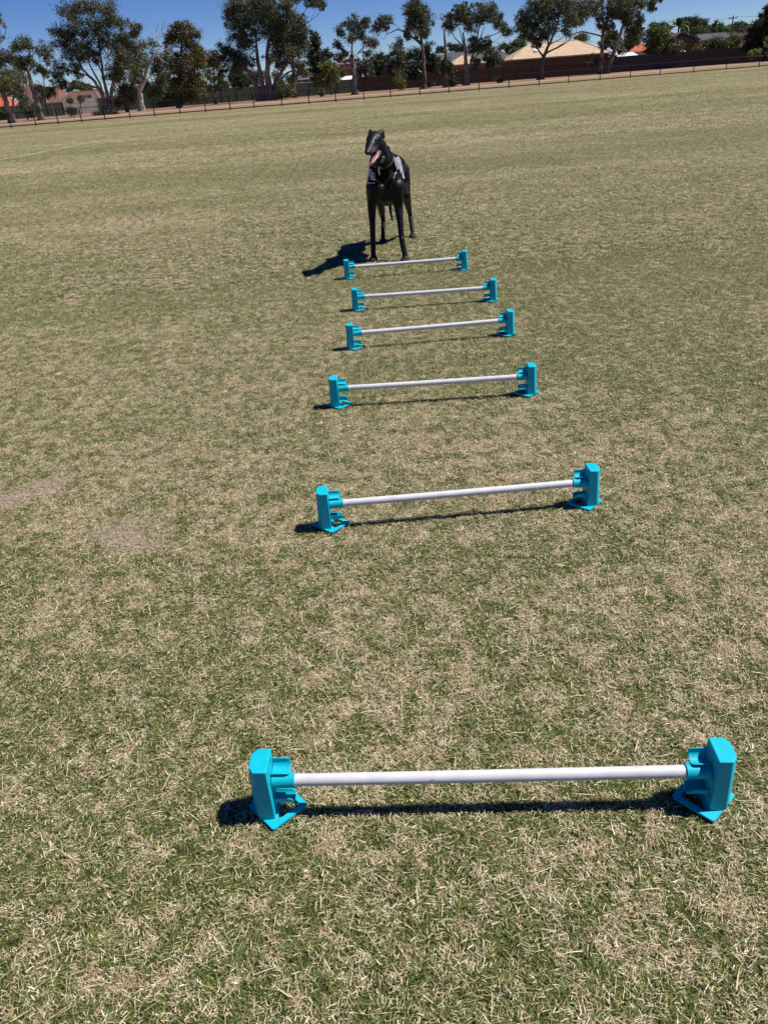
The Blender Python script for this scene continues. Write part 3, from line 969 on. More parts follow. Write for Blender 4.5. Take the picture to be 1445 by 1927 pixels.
    for r0, r1 in zip(rows, rows[1:]):
        for k in range(m): b.faces.new((r0[k], r0[(k + 1) % m], r1[(k + 1) % m], r1[k]))
    b.faces.new(rows[0][::-1]); b.faces.new(rows[-1])
    bmesh.ops.recalc_face_normals(b, faces=b.faces[:])
    to = obj('tongue', b, MT['tongue'], root, smooth=True)
    ss = to.modifiers.new('sub', 'SUBSURF'); ss.levels = 2; ss.render_levels = 2
    for k in range(4):
        b = bmesh.new(); q = J0 + jd * (.030 + k * .019) + side * .022 + upn * .016 - Vector((0, .012, 0))
        cone(b, q - upn * .006, .0034, q + upn * .006, .0012, 8, 3)
        obj('tooth', b, MT['tooth'], root, smooth=True)
    for sg in (-1, 1):
        b = bmesh.new(); q = H0.lerp(NS, .80) + side * sg * .014 - upn * .028
        cone(b, q + upn * .008, .0036, q - upn * .007, .001, 8, 3)
        obj('tooth', b, MT['tooth'], root, smooth=True)
    tag(root, 'tall black greyhound in a black vest standing behind the last hurdle, pink tongue out', 'dog')
build_dog()

# ------------------------------------------------------------------ oval boundary fence
def fence_len():
    out = []
    px_posts = [23, 69, 111, 155, 199, 246, 292, 340, 388, 434, 479, 531, 582, 632, 685, 735, 790, 845, 901, 957, 1014, 1069, 1128, 1185, 1241, 1304, 1365, 1427]
    for px in px_posts:
        lo, hi = -75.0, 100.0
        def pxof(x):
            v = Vector((x, fy(x), 0)) - Vector((0, 0, CH)); return PW / 2 + FPX * v.dot(RI) / v.dot(FW)
        for _ in range(40):
            mid_ = (lo + hi) / 2
            if pxof(mid_) < px: lo = mid_
            else: hi = mid_
        out.append(lo)
    while out[0] > -45: out.insert(0, out[0] - 2.1)
    while out[-1] < 70: out.append(out[-1] + 2.9)
    return [(x, fy(x)) for x in out]
posts = fence_len()
FH = 1.05
fr = empty('boundary_fence', (posts[10][0], posts[10][1], 0))
pm = None
for (x, y) in posts:
    if pm is None:
        bm = bmesh.new(); tube(bm, [(0, 0, -.1), (0, 0, FH + .02)], .042, 8)
        pm = bpy.data.meshes.new('post'); bm.to_mesh(pm); bm.free(); pm.materials.append(MT['steel'])
    o = bpy.data.objects.new('post', pm); COL.objects.link(o); o.parent = fr
    o.location = (x - fr.location.x, y - fr.location.y, 0)
for (nm, z, r) in (('top_rail', FH, .026), ('bottom_rail', .13, .045)):
    bm = bmesh.new(); tube(bm, [(x, y, z) for x, y in posts], r, 6); obj(nm, bm, MT['steel'], fr)
bm = bmesh.new()       # chain-link wires
for (x0, y0), (x1, y1) in zip(posts, posts[1:]):
    L = math.hypot(x1 - x0, y1 - y0); k = int(L / .16); hh = FH - .13; dt = hh / L
    for i in range(-int(hh / L * k) - 1, k + 1):
        for sg in (1, -1):
            t0 = i / k; t1 = t0 + dt; z0, z1 = (.13, FH) if sg > 0 else (FH, .13)
            za, zb = z0, z1
            if t0 < 0: za = z0 + (z1 - z0) * (-t0 / dt); ta = 0
            else: ta = t0
            if t1 > 1: zb = z0 + (z1 - z0) * ((1 - t0) / dt); tb = 1
            else: tb = t1
            if tb <= ta: continue
            a = Vector((x0 + (x1 - x0) * ta, y0 + (y1 - y0) * ta, za)); b_ = Vector((x0 + (x1 - x0) * tb, y0 + (y1 - y0) * tb, zb))
            d = Vector((0, .0045 * sg, 0)); u = Vector((.0, 0, .0045))
            v = [bm.verts.new(a + d), bm.verts.new(b_ + d), bm.verts.new(b_ - d + u), bm.verts.new(a - d + u)]
            bm.faces.new(v)
tag(obj('chain_link', bm, MT['steel'], fr), kind='stuff')
tag(fr, 'long black pipe and chain-link fence along the far edge of the oval', 'fence')

# ------------------------------------------------------------------ trees
def to_px(tagz, x, y):
    if tagz == 4: return 1080 + x / 3.959, y / 3.959
    return {1: 0, 2: 360, 3: 720}[tagz] + x / 3.905, y / 3.905

def foliage(name, clumps, mat, parent, leaf=.2, dens=1.0, seed=0, droop=.6):
    """clumps: (centre, rx, ry, rz). Leaves grouped into small sprays scattered in each clump's shell"""
    R = np.random.default_rng(seed)
    VV = []; RD = []
    for (c, rx, ry, rz) in clumps:
        c = np.array(c)
        area = 4 * math.pi * ((rx * rz + rx * ry + ry * rz) / 3)
        ns = max(12, int(area * 2.1 * dens))
        u = R.normal(size=(ns, 3)); u /= np.linalg.norm(u, axis=1)[:, None]
        # rough outline: radius varies with direction in lobes
        lob = 1 + .20 * np.sin(u[:, 0] * 5 + R.uniform(0, 6)) * np.sin(u[:, 2] * 4 + R.uniform(0, 6)) + R.normal(0, .10, ns)
        rad = (R.random(ns) ** .42) * lob
        sc_ = c + u * np.array([rx, ry, rz]) * rad[:, None]
        sr = R.uniform(.26, .78, ns) * min(1.0, max(.55, rx / 1.6))
        nl = R.integers(38, 72, ns)
        idx = np.repeat(np.arange(ns), nl)
        n = len(idx)
        p = sc_[idx] + R.normal(size=(n, 3)) * sr[idx][:, None] * np.array([.62, .62, .5])
        # leaf directions: mostly drooping
        d = R.normal(size=(n, 3)); d[:, 2] -= droop * 1.6; d /= np.linalg.norm(d, axis=1)[:, None]
        s = np.cross(d, R.normal(size=(n, 3))); s /= np.linalg.norm(s, axis=1)[:, None]
        L = leaf * R.uniform(.7, 1.4, n)[:, None]; w = L * .34
        q = np.stack([p - d * L * .5, p + s * w, p + d * L * .5, p - s * w], 1)
        VV.append(q); RD.append(np.clip(np.repeat(R.random(ns), nl) * .55 + R.random(n) * .45, 0, 1))
    V = np.concatenate(VV); rd = np.concatenate(RD)
    n = len(V)
    me = bpy.data.meshes.new(name)
    me.vertices.add(n * 4); me.vertices.foreach_set('co', V.astype(np.float32).ravel())
    me.loops.add(n * 4); me.loops.foreach_set('vertex_index', np.arange(n * 4, dtype=np.int32))
    me.polygons.add(n); me.polygons.foreach_set('loop_start', (np.arange(n) * 4).astype(np.int32))
    me.update(calc_edges=True)
    a = me.attributes.new('rnd', 'FLOAT', 'POINT'); a.data.foreach_set('value', np.repeat(rd, 4).astype(np.float32))
    global NLEAF
    NLEAF += n
    return link(name, me, LM[mat], parent)
NLEAF = 0

TREE_N = 0
def tree(name, label, z, Y, trunks, clumps, mat='gum', bark='bark', limbs=True, leaf=None, dens=1.0, cat='tree', group=None, bare=None, depth=.8, droop=.6):
    """z: strip number for the coordinates; trunks: [[(x, y, radius m), ...]]; clumps: [(x, y, rx, ry)]; sizes as seen, turned into metres at distance Y"""
    global TREE_N
    TREE_N += 1
    R = random.Random(TREE_N * 13)
    zs = 3.959 if z == 4 else 3.905
    T = []
    for t in trunks:
        pts = [at(*to_px(z, x, y), Y + R.uniform(-.3, .3)) for x, y, r in t]
        rr = [r for x, y, r in t]
        T.append((pts, rr))
    base = T[0][0][0].copy() if T else at(*to_px(z, clumps[0][0], clumps[0][1] + clumps[0][3]), Y)
    base.z = 0
    root = empty(name, base)
    CL = []
    for cl in clumps:
        x, y, rx = cl[:3]; ry = cl[3] if len(cl) > 3 else rx
        c = at(*to_px(z, x, y), Y + R.uniform(-.5, .5) * rx / zs * Y / 1647 * 1.6)
        CL.append((c, rx / zs * Y / 1647, rx / zs * Y / 1647 * depth, ry / zs * Y / 1889))
    def smooth_path(pts, rr, wob, n=4):
        P, Q = [], []
        for i in range(len(pts) - 1):
            for k in range(n):
                t = k / n
                p = pts[i].lerp(pts[i + 1], t)
                if k: p = p + Vector((R.gauss(0, wob), R.gauss(0, wob), 0))
                P.append(p); Q.append(rr[i] + (rr[i + 1] - rr[i]) * t)
        P.append(pts[-1]); Q.append(rr[-1])
        return P, Q
    if T:
        bm = bmesh.new()
        for k, (pts, rr) in enumerate(T):
            pts = [p.copy() for p in pts]
            if pts[0].z < 1.2: pts[0].z = -.15; 
            P, Q = smooth_path(pts, rr, rr[-1] * .35)
            if k == 0 or pts[0].z < 1: Q[0] *= 1.45
            tube(bm, P, Q, 9)
        obj('trunk', bm, MT[bark], root, smooth=True)
        if limbs and CL:
            bm = bmesh.new()
            nodes = []
            for pts, rr in T:
                for i in range(len(pts) - 1):
                    for k in range(5):
                        t = k / 5; nodes.append((pts[i].lerp(pts[i + 1], t), rr[i] + (rr[i + 1] - rr[i]) * t))
                nodes.append((pts[-1], rr[-1]))
            order = sorted(CL, key=lambda c: min((c[0] - n_[0]).length for n_ in nodes))
            for c, rx, ry, rz in order:
                best = min(nodes, key=lambda n_: (c - n_[0]).length + max(0, n_[0].z - c.z + .6) * 2.5)
                a = best[0]; tgt = c + Vector((0, 0, -rz * .1))
                m_ = a.lerp(tgt, .5) + Vector((R.uniform(-.25, .25), R.uniform(-.3, .3), .12 * (tgt - a).length))
                r0 = min(best[1] * .7, .05 + .035 * (tgt - a).length)
                P, Q = smooth_path([a, m_, tgt], [r0, r0 * .65, .03], .07, 3)
                tube(bm, P, Q, 6)
                nodes.append((m_, r0 * .65)); nodes.append((tgt, .05))
                for _ in range(7):          # twigs fanning inside the clump
                    e = c + Vector((R.uniform(-1, 1) * rx, R.uniform(-1, 1) * ry, R.uniform(-.6, 1) * rz)) * .85
                    s0 = tgt.copy() if R.random() < .6 else m_.copy()
                    P, Q = smooth_path([s0, s0.lerp(e, .5) + Vector((0, 0, -.1)), e], [.035, .025, .012], .05, 2)
                    tube(bm, P, Q, 4)
            obj('limb', bm, MT[bark], root, smooth=True)
    if bare:
        bm = bmesh.new()
        for t in bare:
            pts = [at(*to_px(z, x, y), Y + R.uniform(-.3, .3)) for x, y, r in t]; rr = [r for _, _, r in t]
            P, Q = smooth_path(pts, rr, .03); tube(bm, P, Q, 6)
        obj('bare_branch', bm, MT[bark], root, smooth=True)
    if CL:
        lf = leaf or .155 * (Y / 110)
        foliage('crown', CL, mat, root, lf, dens, TREE_N, droop)
    tag(root, label, cat, group or 'trees beyond the boundary fence')
    return root

# far left
tree('gum_tree', 'gum tree cut by the left edge of the photo, dark crown high up', 1, 98, [[(-60, 925, .3), (-50, 600, .22), (-30, 330, .15)]], [(-25, 165, 55, 60), (-30, 270, 60, 60), (-60, 110, 60), (-70, 380, 60), (-10, 470, 25, 20)], 'gum', 'bark_dark', bare=[[(-10, 330, .04), (30, 290, .03), (45, 230, .02), (35, 190, .01)]])
tree('round_gum_tree', 'low bushy olive tree with thick leaning trunk, farthest left', 1, 95, [[(95, 905, .42), (75, 820, .32), (40, 730, .26), (20, 640, .2)], [(105, 880, .14), (98, 760, .12), (110, 660, .08)]], [(60, 590, 90, 75), (140, 570, 70, 60), (10, 640, 80, 80), (110, 660, 70, 60), (-50, 560, 70, 70), (60, 530, 60, 35)], 'olive', dens=1.25)
tree('grey_bush', 'grey-green drooping bush between the two leftmost leaning trunks', 1, 112, [[(205, 870, .1), (200, 780, .07)]], [(200, 770, 60, 70), (230, 820, 45, 45), (170, 720, 45, 50)], 'grey', dens=1.1)
tree('leaning_gum_tree', 'slim gum tree with long trunk leaning left and several rounded leaf clumps', 1, 99, [[(305, 880, .40), (280, 760, .30), (245, 660, .25), (222, 570, .2), (205, 450, .14)], [(222, 570, .12), (160, 430, .07), (130, 380, .04)], [(300, 780, .10), (330, 700, .07), (325, 590, .05), (350, 480, .04)]],
     [(165, 310, 75, 50), (215, 350, 45, 45), (120, 350, 50, 40), (325, 365, 70, 55), (345, 420, 55, 50), (60, 410, 75, 55), (30, 450, 50, 50), (130, 470, 70, 50), (290, 500, 62, 50), (330, 535, 45, 40), (210, 450, 65, 50), (170, 500, 50, 40)], 'gum', dens=1.0)
tree('small_tree', 'small dark spreading tree in front of the red roof', 1, 104, [[(300, 770, .13), (315, 730, .1), (345, 690, .06)], [(300, 765, .1), (285, 700, .06)]], [(340, 660, 60, 32), (285, 650, 40, 28), (385, 680, 38, 35), (330, 700, 45, 22)], 'dark', 'bark_dark')
tree('large_gum_tree', 'tall broad gum tree at left with fan of thin pale trunks and dense dark crown', 1, 106,
     [[(795, 830, .30), (765, 720, .22), (700, 600, .17), (610, 510, .11), (560, 400, .07)], [(810, 830, .28), (790, 680, .2), (760, 560, .16), (740, 400, .12), (720, 220, .08)],
      [(828, 830, .26), (820, 680, .2), (850, 520, .14), (890, 400, .09)], [(790, 790, .16), (735, 610, .12), (660, 470, .09), (640, 330, .06)], [(760, 560, .1), (700, 420, .08), (600, 260, .05)]],
     [(500, 90, 75, 60), (590, 50, 80, 60), (690, 60, 90, 60), (790, 70, 90, 60), (560, 160, 80, 65), (830, 150, 75, 60), (900, 180, 60, 45), (440, 230, 75, 60), (470, 300, 75, 65), (540, 250, 70, 70), (570, 340, 80, 75),
      (640, 220, 65, 80), (740, 200, 80, 85), (650, 350, 75, 75), (760, 300, 75, 75), (850, 280, 85, 75), (930, 290, 70, 60), (520, 400, 70, 60), (600, 420, 60, 50), (700, 430, 60, 50), (850, 390, 80, 70), (930, 400, 65, 80),
      (880, 480, 85, 65), (830, 550, 70, 60), (450, 500, 65, 70), (410, 560, 60, 60), (460, 620, 55, 45), (570, 540, 40, 35), (560, 490, 40, 30), (900, 560, 70, 55), (1005, 195, 35, 40), (985, 240, 20, 25)], 'gum', 'bark', dens=.92)
tree('low_shrub', 'wide low dark shrub at the foot of the broad left gum tree', 1, 104, [], [(780, 832, 60, 16), (850, 838, 50, 12), (730, 845, 40, 10)], 'dark', cat='shrub')
tree('ball_shrub', 'dark round ball shrub in front of the grey paling fence', 1, 100, [[(545, 855, .05), (547, 830, .04)]], [(548, 822, 33, 32), (520, 812, 18, 16)], 'dark', dens=2.0, cat='shrub', limbs=False)
tree('thin_sapling', 'thin sapling rising over the grey paling fence', 1, 126, [[(592, 800, .06), (592, 720, .04)]], [(592, 720, 18, 26), (515, 742, 16, 18)], 'green', dens=2.0)
tree('pale_dead_gum', 'half dead gum tree with bright pale trunk and twisting bare branches', 1, 113,
     [[(1045, 820, .46), (1040, 740, .34), (1030, 660, .28), (1065, 590, .22), (1085, 500, .17), (1130, 420, .12), (1180, 340, .08)], [(1035, 665, .16), (1000, 640, .13), (975, 585, .12)], [(1070, 590, .12), (1110, 560, .08), (1150, 540, .04)]],
     [(1000, 350, 65, 50), (1010, 430, 80, 70), (970, 500, 80, 70), (1000, 570, 70, 50), (945, 330, 45, 35), (950, 420, 60, 60), (1020, 500, 50, 50)], 'olive', 'bark_white', limbs=False, dens=.9,
     bare=[[(1180, 345, .08), (1165, 290, .06), (1150, 230, .05), (1165, 180, .035), (1160, 130, .015)], [(1165, 290, .05), (1190, 220, .04), (1205, 170, .03), (1222, 130, .015)], [(1165, 285, .04), (1120, 265, .03), (1118, 235, .02), (1145, 225, .012)],
           [(1130, 420, .07), (1200, 370, .05), (1260, 345, .03), (1310, 290, .02)], [(1085, 500, .06), (1060, 430, .04), (1080, 360, .02)], [(1180, 340, .04), (1205, 290, .02), (1200, 250, .012)], [(1150, 400, .05), (1190, 440, .03), (1240, 470, .015)]])
tree('feathery_tree', 'grey feathery tree behind the pale dead gum', 1, 128, [[(1200, 720, .2), (1160, 500, .12)]], [(1100, 320, 65, 40), (1160, 420, 90, 55), (1220, 480, 70, 80), (1130, 500, 70, 60), (1240, 400, 45, 50), (1060, 620, 60, 60), (1140, 640, 60, 60)], 'gum', dens=.62)
tree('green_bush', 'bright green bush in shade between the dead gum and the orange tinted tree', 1, 126, [], [(1170, 610, 60, 50), (1130, 680, 60, 50), (1190, 560, 40, 30)], 'green', cat='bush')
tree('broad_bush', 'dark broad bush between the tall left gum and the pale dead trunk', 1, 114, [[(930, 800, .2), (925, 740, .15)]], [(900, 670, 75, 60), (960, 710, 60, 55), (870, 740, 65, 50), (930, 640, 55, 35)], 'olive', 'bark_dark', dens=1.1)
tree('orange_tinted_gum', 'gum tree with orange tinted rounded crown left of the giant gum', 1, 116, [[(1320, 800, .35), (1318, 650, .25), (1330, 450, .18), (1340, 300, .1)]],
     [(1310, 200, 60, 40), (1370, 210, 65, 50), (1430, 250, 65, 45), (1270, 260, 65, 55), (1250, 310, 45, 45), (1340, 290, 75, 50), (1400, 340, 60, 45), (1460, 380, 65, 60), (1330, 420, 65, 45), (1400, 430, 75, 60), (1310, 500, 75, 60), (1380, 540, 80, 70), (1460, 480, 70, 70), (1290, 590, 70, 70),
      (1350, 640, 80, 70), (1440, 620, 80, 80), (1320, 720, 75, 50), (1430, 700, 70, 60)], 'orange', 'bark_dark', dens=.95)
tree('dark_thicket_tree', 'dark tree filling the gap behind the orange tinted gum', 1, 136, [], [(1260, 660, 80, 70), (1210, 700, 50, 50)], 'dark')
tree('orange_topped_tree', 'smaller orange topped tree tucked left of the giant gum', 2, 126, [[(170, 700, .2), (165, 500, .1)]], [(165, 410, 45, 40), (195, 460, 50, 50), (140, 470, 50, 45), (100, 430, 50, 60), (230, 520, 50, 50)], 'orange', 'bark_dark')
tree('sunlit_vine_bush', 'sunlit green bushes spilling over the green fence', 2, 132, [], [(140, 560, 50, 45), (230, 590, 50, 50), (100, 640, 60, 45), (210, 640, 55, 35)], 'green', cat='bush')
tree('round_dark_shrub', 'big dark ball shaped shrub left of the giant trunk', 2, 128, [], [(350, 575, 72, 62), (330, 540, 50, 45), (380, 610, 40, 30)], 'dark', dens=1.9, cat='shrub')
tree('giant_gum_tree', 'giant spreading gum with many thick pale trunks and a crown past the top edge', 2, 122,
     [[(500, 735, .5), (480, 640, .38), (440, 560, .26), (380, 470, .15), (330, 380, .08)], [(575, 735, .62), (570, 640, .5), (560, 520, .36), (560, 380, .26), (590, 200, .12)], [(530, 735, .5), (520, 600, .34), (490, 450, .25), (480, 330, .18), (465, 230, .1)],
      [(600, 730, .4), (620, 600, .3), (680, 500, .2), (740, 430, .14), (800, 380, .08)], [(560, 500, .22), (620, 380, .16), (690, 280, .1), (720, 150, .06)], [(610, 640, .2), (700, 540, .13), (760, 510, .07)], [(590, 650, .2), (640, 570, .14), (700, 450, .1)]],
     [(320, 40, 85, 70), (300, 120, 65, 60), (320, 190, 60, 55), (400, 60, 80, 70), (480, 30, 80, 70), (400, 150, 80, 60), (470, 130, 70, 65), (560, 60, 65, 60), (560, 130, 70, 65), (640, 110, 75, 60), (560, 230, 80, 70), (660, 200, 90, 70), (750, 160, 70, 75), (790, 230, 75, 65), (820, 180, 35, 80),
      (340, 280, 75, 60), (400, 330, 70, 60), (250, 350, 55, 60), (290, 420, 75, 60), (240, 430, 45, 45), (350, 430, 75, 60), (420, 460, 60, 55), (340, 500, 60, 40), (640, 290, 85, 65), (740, 290, 75, 65), (820, 290, 65, 70), (660, 370, 80, 60), (760, 370, 75, 55), (600, 420, 60, 45), (820, 340, 55, 50), (700, 430, 55, 45),
      (650, 480, 50, 40), (450, 240, 50, 60), (700, 30, 60, 45), (380, 240, 50, 40)], 'gum', 'bark', dens=.95)
tree('high_gum_branches', 'thin gum behind the giant one, bare branches ending in small leaf tufts', 2, 130, [[(760, 730, .3), (745, 400, .2), (740, 200, .12), (720, 100, .09), (716, -20, .06)]], [(640, 30, 45, 50), (690, 40, 45, 45), (880, 20, 42, 48), (960, 45, 45, 35), (940, 15, 30, 20), (780, -20, 60, 30), (560, -10, 60, 35), (870, -30, 50, 20)], 'gum', 'bark_dark', limbs=False,
     bare=[[(740, 200, .08), (760, 90, .06), (790, 20, .04), (830, -20, .02)], [(770, 190, .08), (820, 100, .05), (870, 30, .03)], [(820, 190, .05), (880, 150, .04), (930, 110, .03), (960, 60, .02)], [(880, 140, .03), (910, 80, .02), (925, 55, .012)], [(300, 300, .05), (260, 230, .03), (235, 150, .015)]])
tree('dark_pine', 'very dark dense pine right of the giant gum', 2, 134, [[(910, 640, .22), (910, 400, .12)]], [(900, 270, 40, 55), (910, 340, 50, 60), (900, 420, 60, 60), (950, 430, 55, 55), (1000, 400, 35, 40), (930, 500, 75, 50), (1000, 470, 45, 35)], 'dark', 'bark_dark', dens=1.6, droop=-.4)
tree('rear_gum', 'small olive tree seen through the gap under the giant crown', 2, 150, [], [(800, 490, 55, 45), (830, 540, 45, 30), (740, 570, 40, 30)], 'olive')
tree('drooping_bush', 'drooping grey bush right beside the giant trunk base', 2, 118, [[(670, 735, .1), (680, 690, .06)]], [(690, 650, 55, 50), (660, 610, 35, 30), (710, 680, 40, 30), (660, 700, 30, 30)], 'olive', 'bark_dark', dens=1.2, cat='bush')
tree('street_tree', 'small sunlit round tree casting a shadow on the dry ground', 2, 133, [[(1028, 697, .13), (1025, 640, .1), (1010, 570, .07)]], [(990, 480, 55, 35), (950, 510, 45, 40), (1040, 500, 50, 40), (1000, 550, 65, 45), (930, 580, 50, 40), (1060, 570, 50, 40), (1000, 610, 55, 28), (925, 620, 35, 28)], 'lime', 'bark_dark', dens=.85)
tree('yard_shrub', 'green garden shrub beside the two storey house', 2, 140, [], [(1100, 545, 35, 35), (1050, 590, 45, 30)], 'green', cat='shrub')
tree('pruned_gum_tree', 'gum tree with stout grey pruned trunk and thin open crown, middle of the photo', 2, 115, [[(1203, 697, .50), (1200, 600, .38), (1192, 500, .34), (1182, 410, .30)], [(1182, 420, .12), (1180, 350, .10), (1190, 260, .07), (1200, 180, .04)], [(1185, 490, .13), (1130, 470, .10), (1095, 420, .06)], [(1220, 400, .08), (1260, 350, .06), (1280, 250, .04)]],
     [(1190, 150, 50, 40), (1130, 180, 45, 40), (1090, 230, 42, 40), (1200, 220, 65, 45), (1270, 190, 50, 45), (1290, 150, 25, 20), (1170, 280, 60, 40), (1240, 270, 50, 35), (1300, 300, 55, 40), (1340, 320, 35, 45), (1085, 330, 42, 28), (1120, 385, 38, 32), (1075, 430, 40, 35)], 'gum', 'bark', dens=.72)
tree('willowy_tree', 'pale willowy young tree behind the pruned gum', 2, 146, [[(1297, 668, .1), (1290, 560, .08)]], [(1260, 470, 50, 50), (1300, 500, 50, 55), (1240, 530, 45, 40), (1300, 560, 45, 30), (1300, 400, 20, 25)], 'grey', 'bark_dark', dens=.8)
tree('bank_of_green', 'mass of dark green garden trees behind the maroon fence', 2, 152, [], [(1380, 440, 65, 45), (1430, 500, 65, 50), (1350, 520, 55, 45), (1400, 560, 60, 30), (1350, 470, 40, 50)], 'dark')
tree('conical_grey_tree', 'pale grey-green conical tree left of the tall narrow gum', 3, 140, [[(120, 600, .14), (125, 400, .08)]], [(125, 320, 35, 40), (110, 380, 55, 50), (140, 430, 60, 50), (100, 470, 65, 55), (150, 520, 50, 40), (60, 520, 60, 45)], 'grey', 'bark_dark', dens=1.1)
tree('tall_narrow_gum', 'tall narrow gum with a long branch reaching left to a separate tuft', 3, 121, [[(300, 650, .42), (305, 560, .30), (300, 450, .26), (290, 340, .20), (275, 220, .12), (260, 100, .07)]],
     [(230, 30, 65, 50), (260, 80, 80, 60), (210, 120, 65, 60), (300, 120, 70, 65), (250, 180, 75, 55), (320, 190, 45, 45), (290, 250, 60, 45), (220, 210, 55, 35), (180, 265, 30, 22), (30, 140, 40, 32), (20, 190, 42, 38), (-20, 160, 45, 40), (-50, 210, 35, 35)], 'gum', 'bark_dark', dens=.95,
     bare=[[(285, 330, .14), (240, 290, .12), (180, 240, .10), (110, 215, .08), (60, 240, .06), (30, 250, .05), (25, 200, .03)], [(30, 250, .04), (10, 290, .02), (-30, 270, .015)], [(240, 280, .1), (235, 230, .06), (150, 225, .03)]])
tree('undergrowth_tree', 'dark leafy tree low in front of the narrow gum trunk', 3, 127, [[(315, 640, .15), (310, 500, .1)]], [(340, 350, 45, 45), (230, 400, 60, 55), (300, 420, 70, 55), (360, 430, 50, 50), (240, 480, 65, 50), (320, 500, 70, 45), (380, 500, 50, 50), (210, 530, 50, 40), (260, 550, 60, 35), (350, 620, 30, 22)], 'dark', 'bark_dark', dens=1.0)
tree('young_lime_bush', 'staked yellow-green young bush just behind the fence', 3, 118, [[(125, 660, .04), (125, 630, .03)]], [(125, 610, 38, 32), (110, 585, 22, 18), (140, 630, 25, 18)], 'lime', dens=1.6, cat='bush', limbs=False)
tree('snag_tree', 'straight dead looking trunk wrapped in leaves at its foot', 3, 120, [[(462, 640, .42), (468, 520, .28), (465, 400, .22), (455, 290, .16), (450, 200, .10)]], [(485, 510, 50, 55), (500, 570, 45, 50), (470, 450, 40, 40), (510, 610, 32, 30), (440, 480, 35, 40)], 'dark', 'bark', dens=1.2)
tree('umbrella_gum', 'umbrella shaped gum tree with open fan of branches, right of the dog', 3, 125, [[(612, 625, .52), (615, 540, .38), (610, 440, .26), (605, 340, .18), (590, 240, .10)], [(620, 560, .26), (650, 440, .16), (690, 300, .12), (710, 180, .07)], [(690, 300, .10), (780, 270, .07), (850, 240, .04)], [(650, 450, .12), (740, 350, .08), (830, 300, .04)], [(605, 350, .1), (530, 280, .06), (510, 240, .04)], [(605, 380, .1), (560, 200, .05)], [(700, 330, .09), (745, 200, .05)]],
     [(490, 130, 50, 38), (470, 190, 38, 45), (510, 190, 50, 50), (560, 70, 55, 48), (620, 60, 50, 45), (580, 130, 65, 50), (640, 130, 60, 50), (640, 200, 50, 45), (720, 70, 55, 45), (790, 60, 50, 42), (720, 140, 60, 45), (800, 120, 60, 48), (860, 130, 45, 48), (850, 180, 50, 35), (890, 210, 45, 38), (910, 245, 28, 28), (700, 320, 60, 45), (770, 310, 35, 30), (670, 350, 50, 50), (660, 290, 35, 25), (740, 360, 45, 35), (690, 460, 35, 35), (680, 510, 40, 35)], 'gum', 'bark', dens=.85,
     bare=[[(640, 80, .05), (655, 20, .03), (670, -20, .02)], [(660, 60, .04), (690, 10, .02)], [(690, 60, .04), (720, 10, .02), (760, -20, .012)]])
tree('grey_leaved_tree', 'small grey leaved tree between the umbrella gum and the dark roof', 3, 150, [[(805, 590, .12), (808, 520, .09)]], [(805, 390, 50, 40), (830, 440, 45, 45), (790, 480, 50, 40), (830, 510, 45, 35), (770, 430, 35, 35)], 'grey', 'bark_dark', dens=.95)
tree('tiny_shrub', 'tiny dark shrub on the dry ground below the grey leaved tree', 3, 128, [[(850, 605, .03), (850, 590, .02)]], [(853, 585, 20, 22)], 'dark', dens=1.8, cat='shrub', limbs=False)
tree('tiny_plant', 'tiny young plant on the dry ground near the pruned gum', 2, 120, [[(957, 708, .03), (957, 690, .02)]], [(957, 682, 17, 22)], 'green', dens=1.8, cat='shrub', limbs=False)
tree('skyline_tree', 'rounded dark tree on the skyline left of the beige roofs', 3, 190, [], [(990, 320, 45, 35), (1030, 350, 55, 40), (940, 360, 50, 35), (880, 350, 40, 28), (1000, 380, 60, 30)], 'green', dens=.8)
tree('skyline_hedge', 'low dark treetops showing behind the umbrella gum', 3, 195, [], [(520, 350, 50, 30), (570, 365, 40, 25), (430, 370, 45, 20), (740, 370, 45, 25)], 'dark', dens=.8)
tree('weeping_gum', 'big weeping gum tree leaning before the beige roofed house', 3, 126, [[(1158, 585, .52), (1165, 500, .34), (1180, 420, .26), (1220, 330, .18), (1270, 220, .12), (1300, 100, .08)], [(1180, 420, .16), (1140, 360, .1), (1100, 340, .06)], [(1200, 390, .14), (1280, 350, .09), (1340, 310, .06)], [(1215, 340, .1), (1210, 230, .06)]],
     [(1110, 20, 60, 50), (1180, 20, 70, 55), (1260, 20, 75, 60), (1340, 20, 75, 60), (1060, 110, 65, 50), (1130, 90, 70, 60), (1010, 160, 50, 50), (1000, 210, 48, 45), (1060, 190, 65, 60), (1220, 110, 75, 60), (1310, 90, 70, 60), (1380, 80, 60, 55), (1140, 190, 75, 60), (1220, 200, 70, 50), (1090, 260, 65, 45), (1150, 290, 65, 45), (1190, 260, 55, 45), (1360, 170, 65, 55), (1340, 240, 40, 40), (1140, 330, 45, 25), (1050, 260, 50, 35)], 'gum', 'bark_dark', dens=.78,
     bare=[[(1220, 330, .08), (1300, 290, .06), (1380, 230, .05), (1440, 130, .03)], [(1270, 360, .07), (1340, 320, .05), (1420, 260, .03)]])
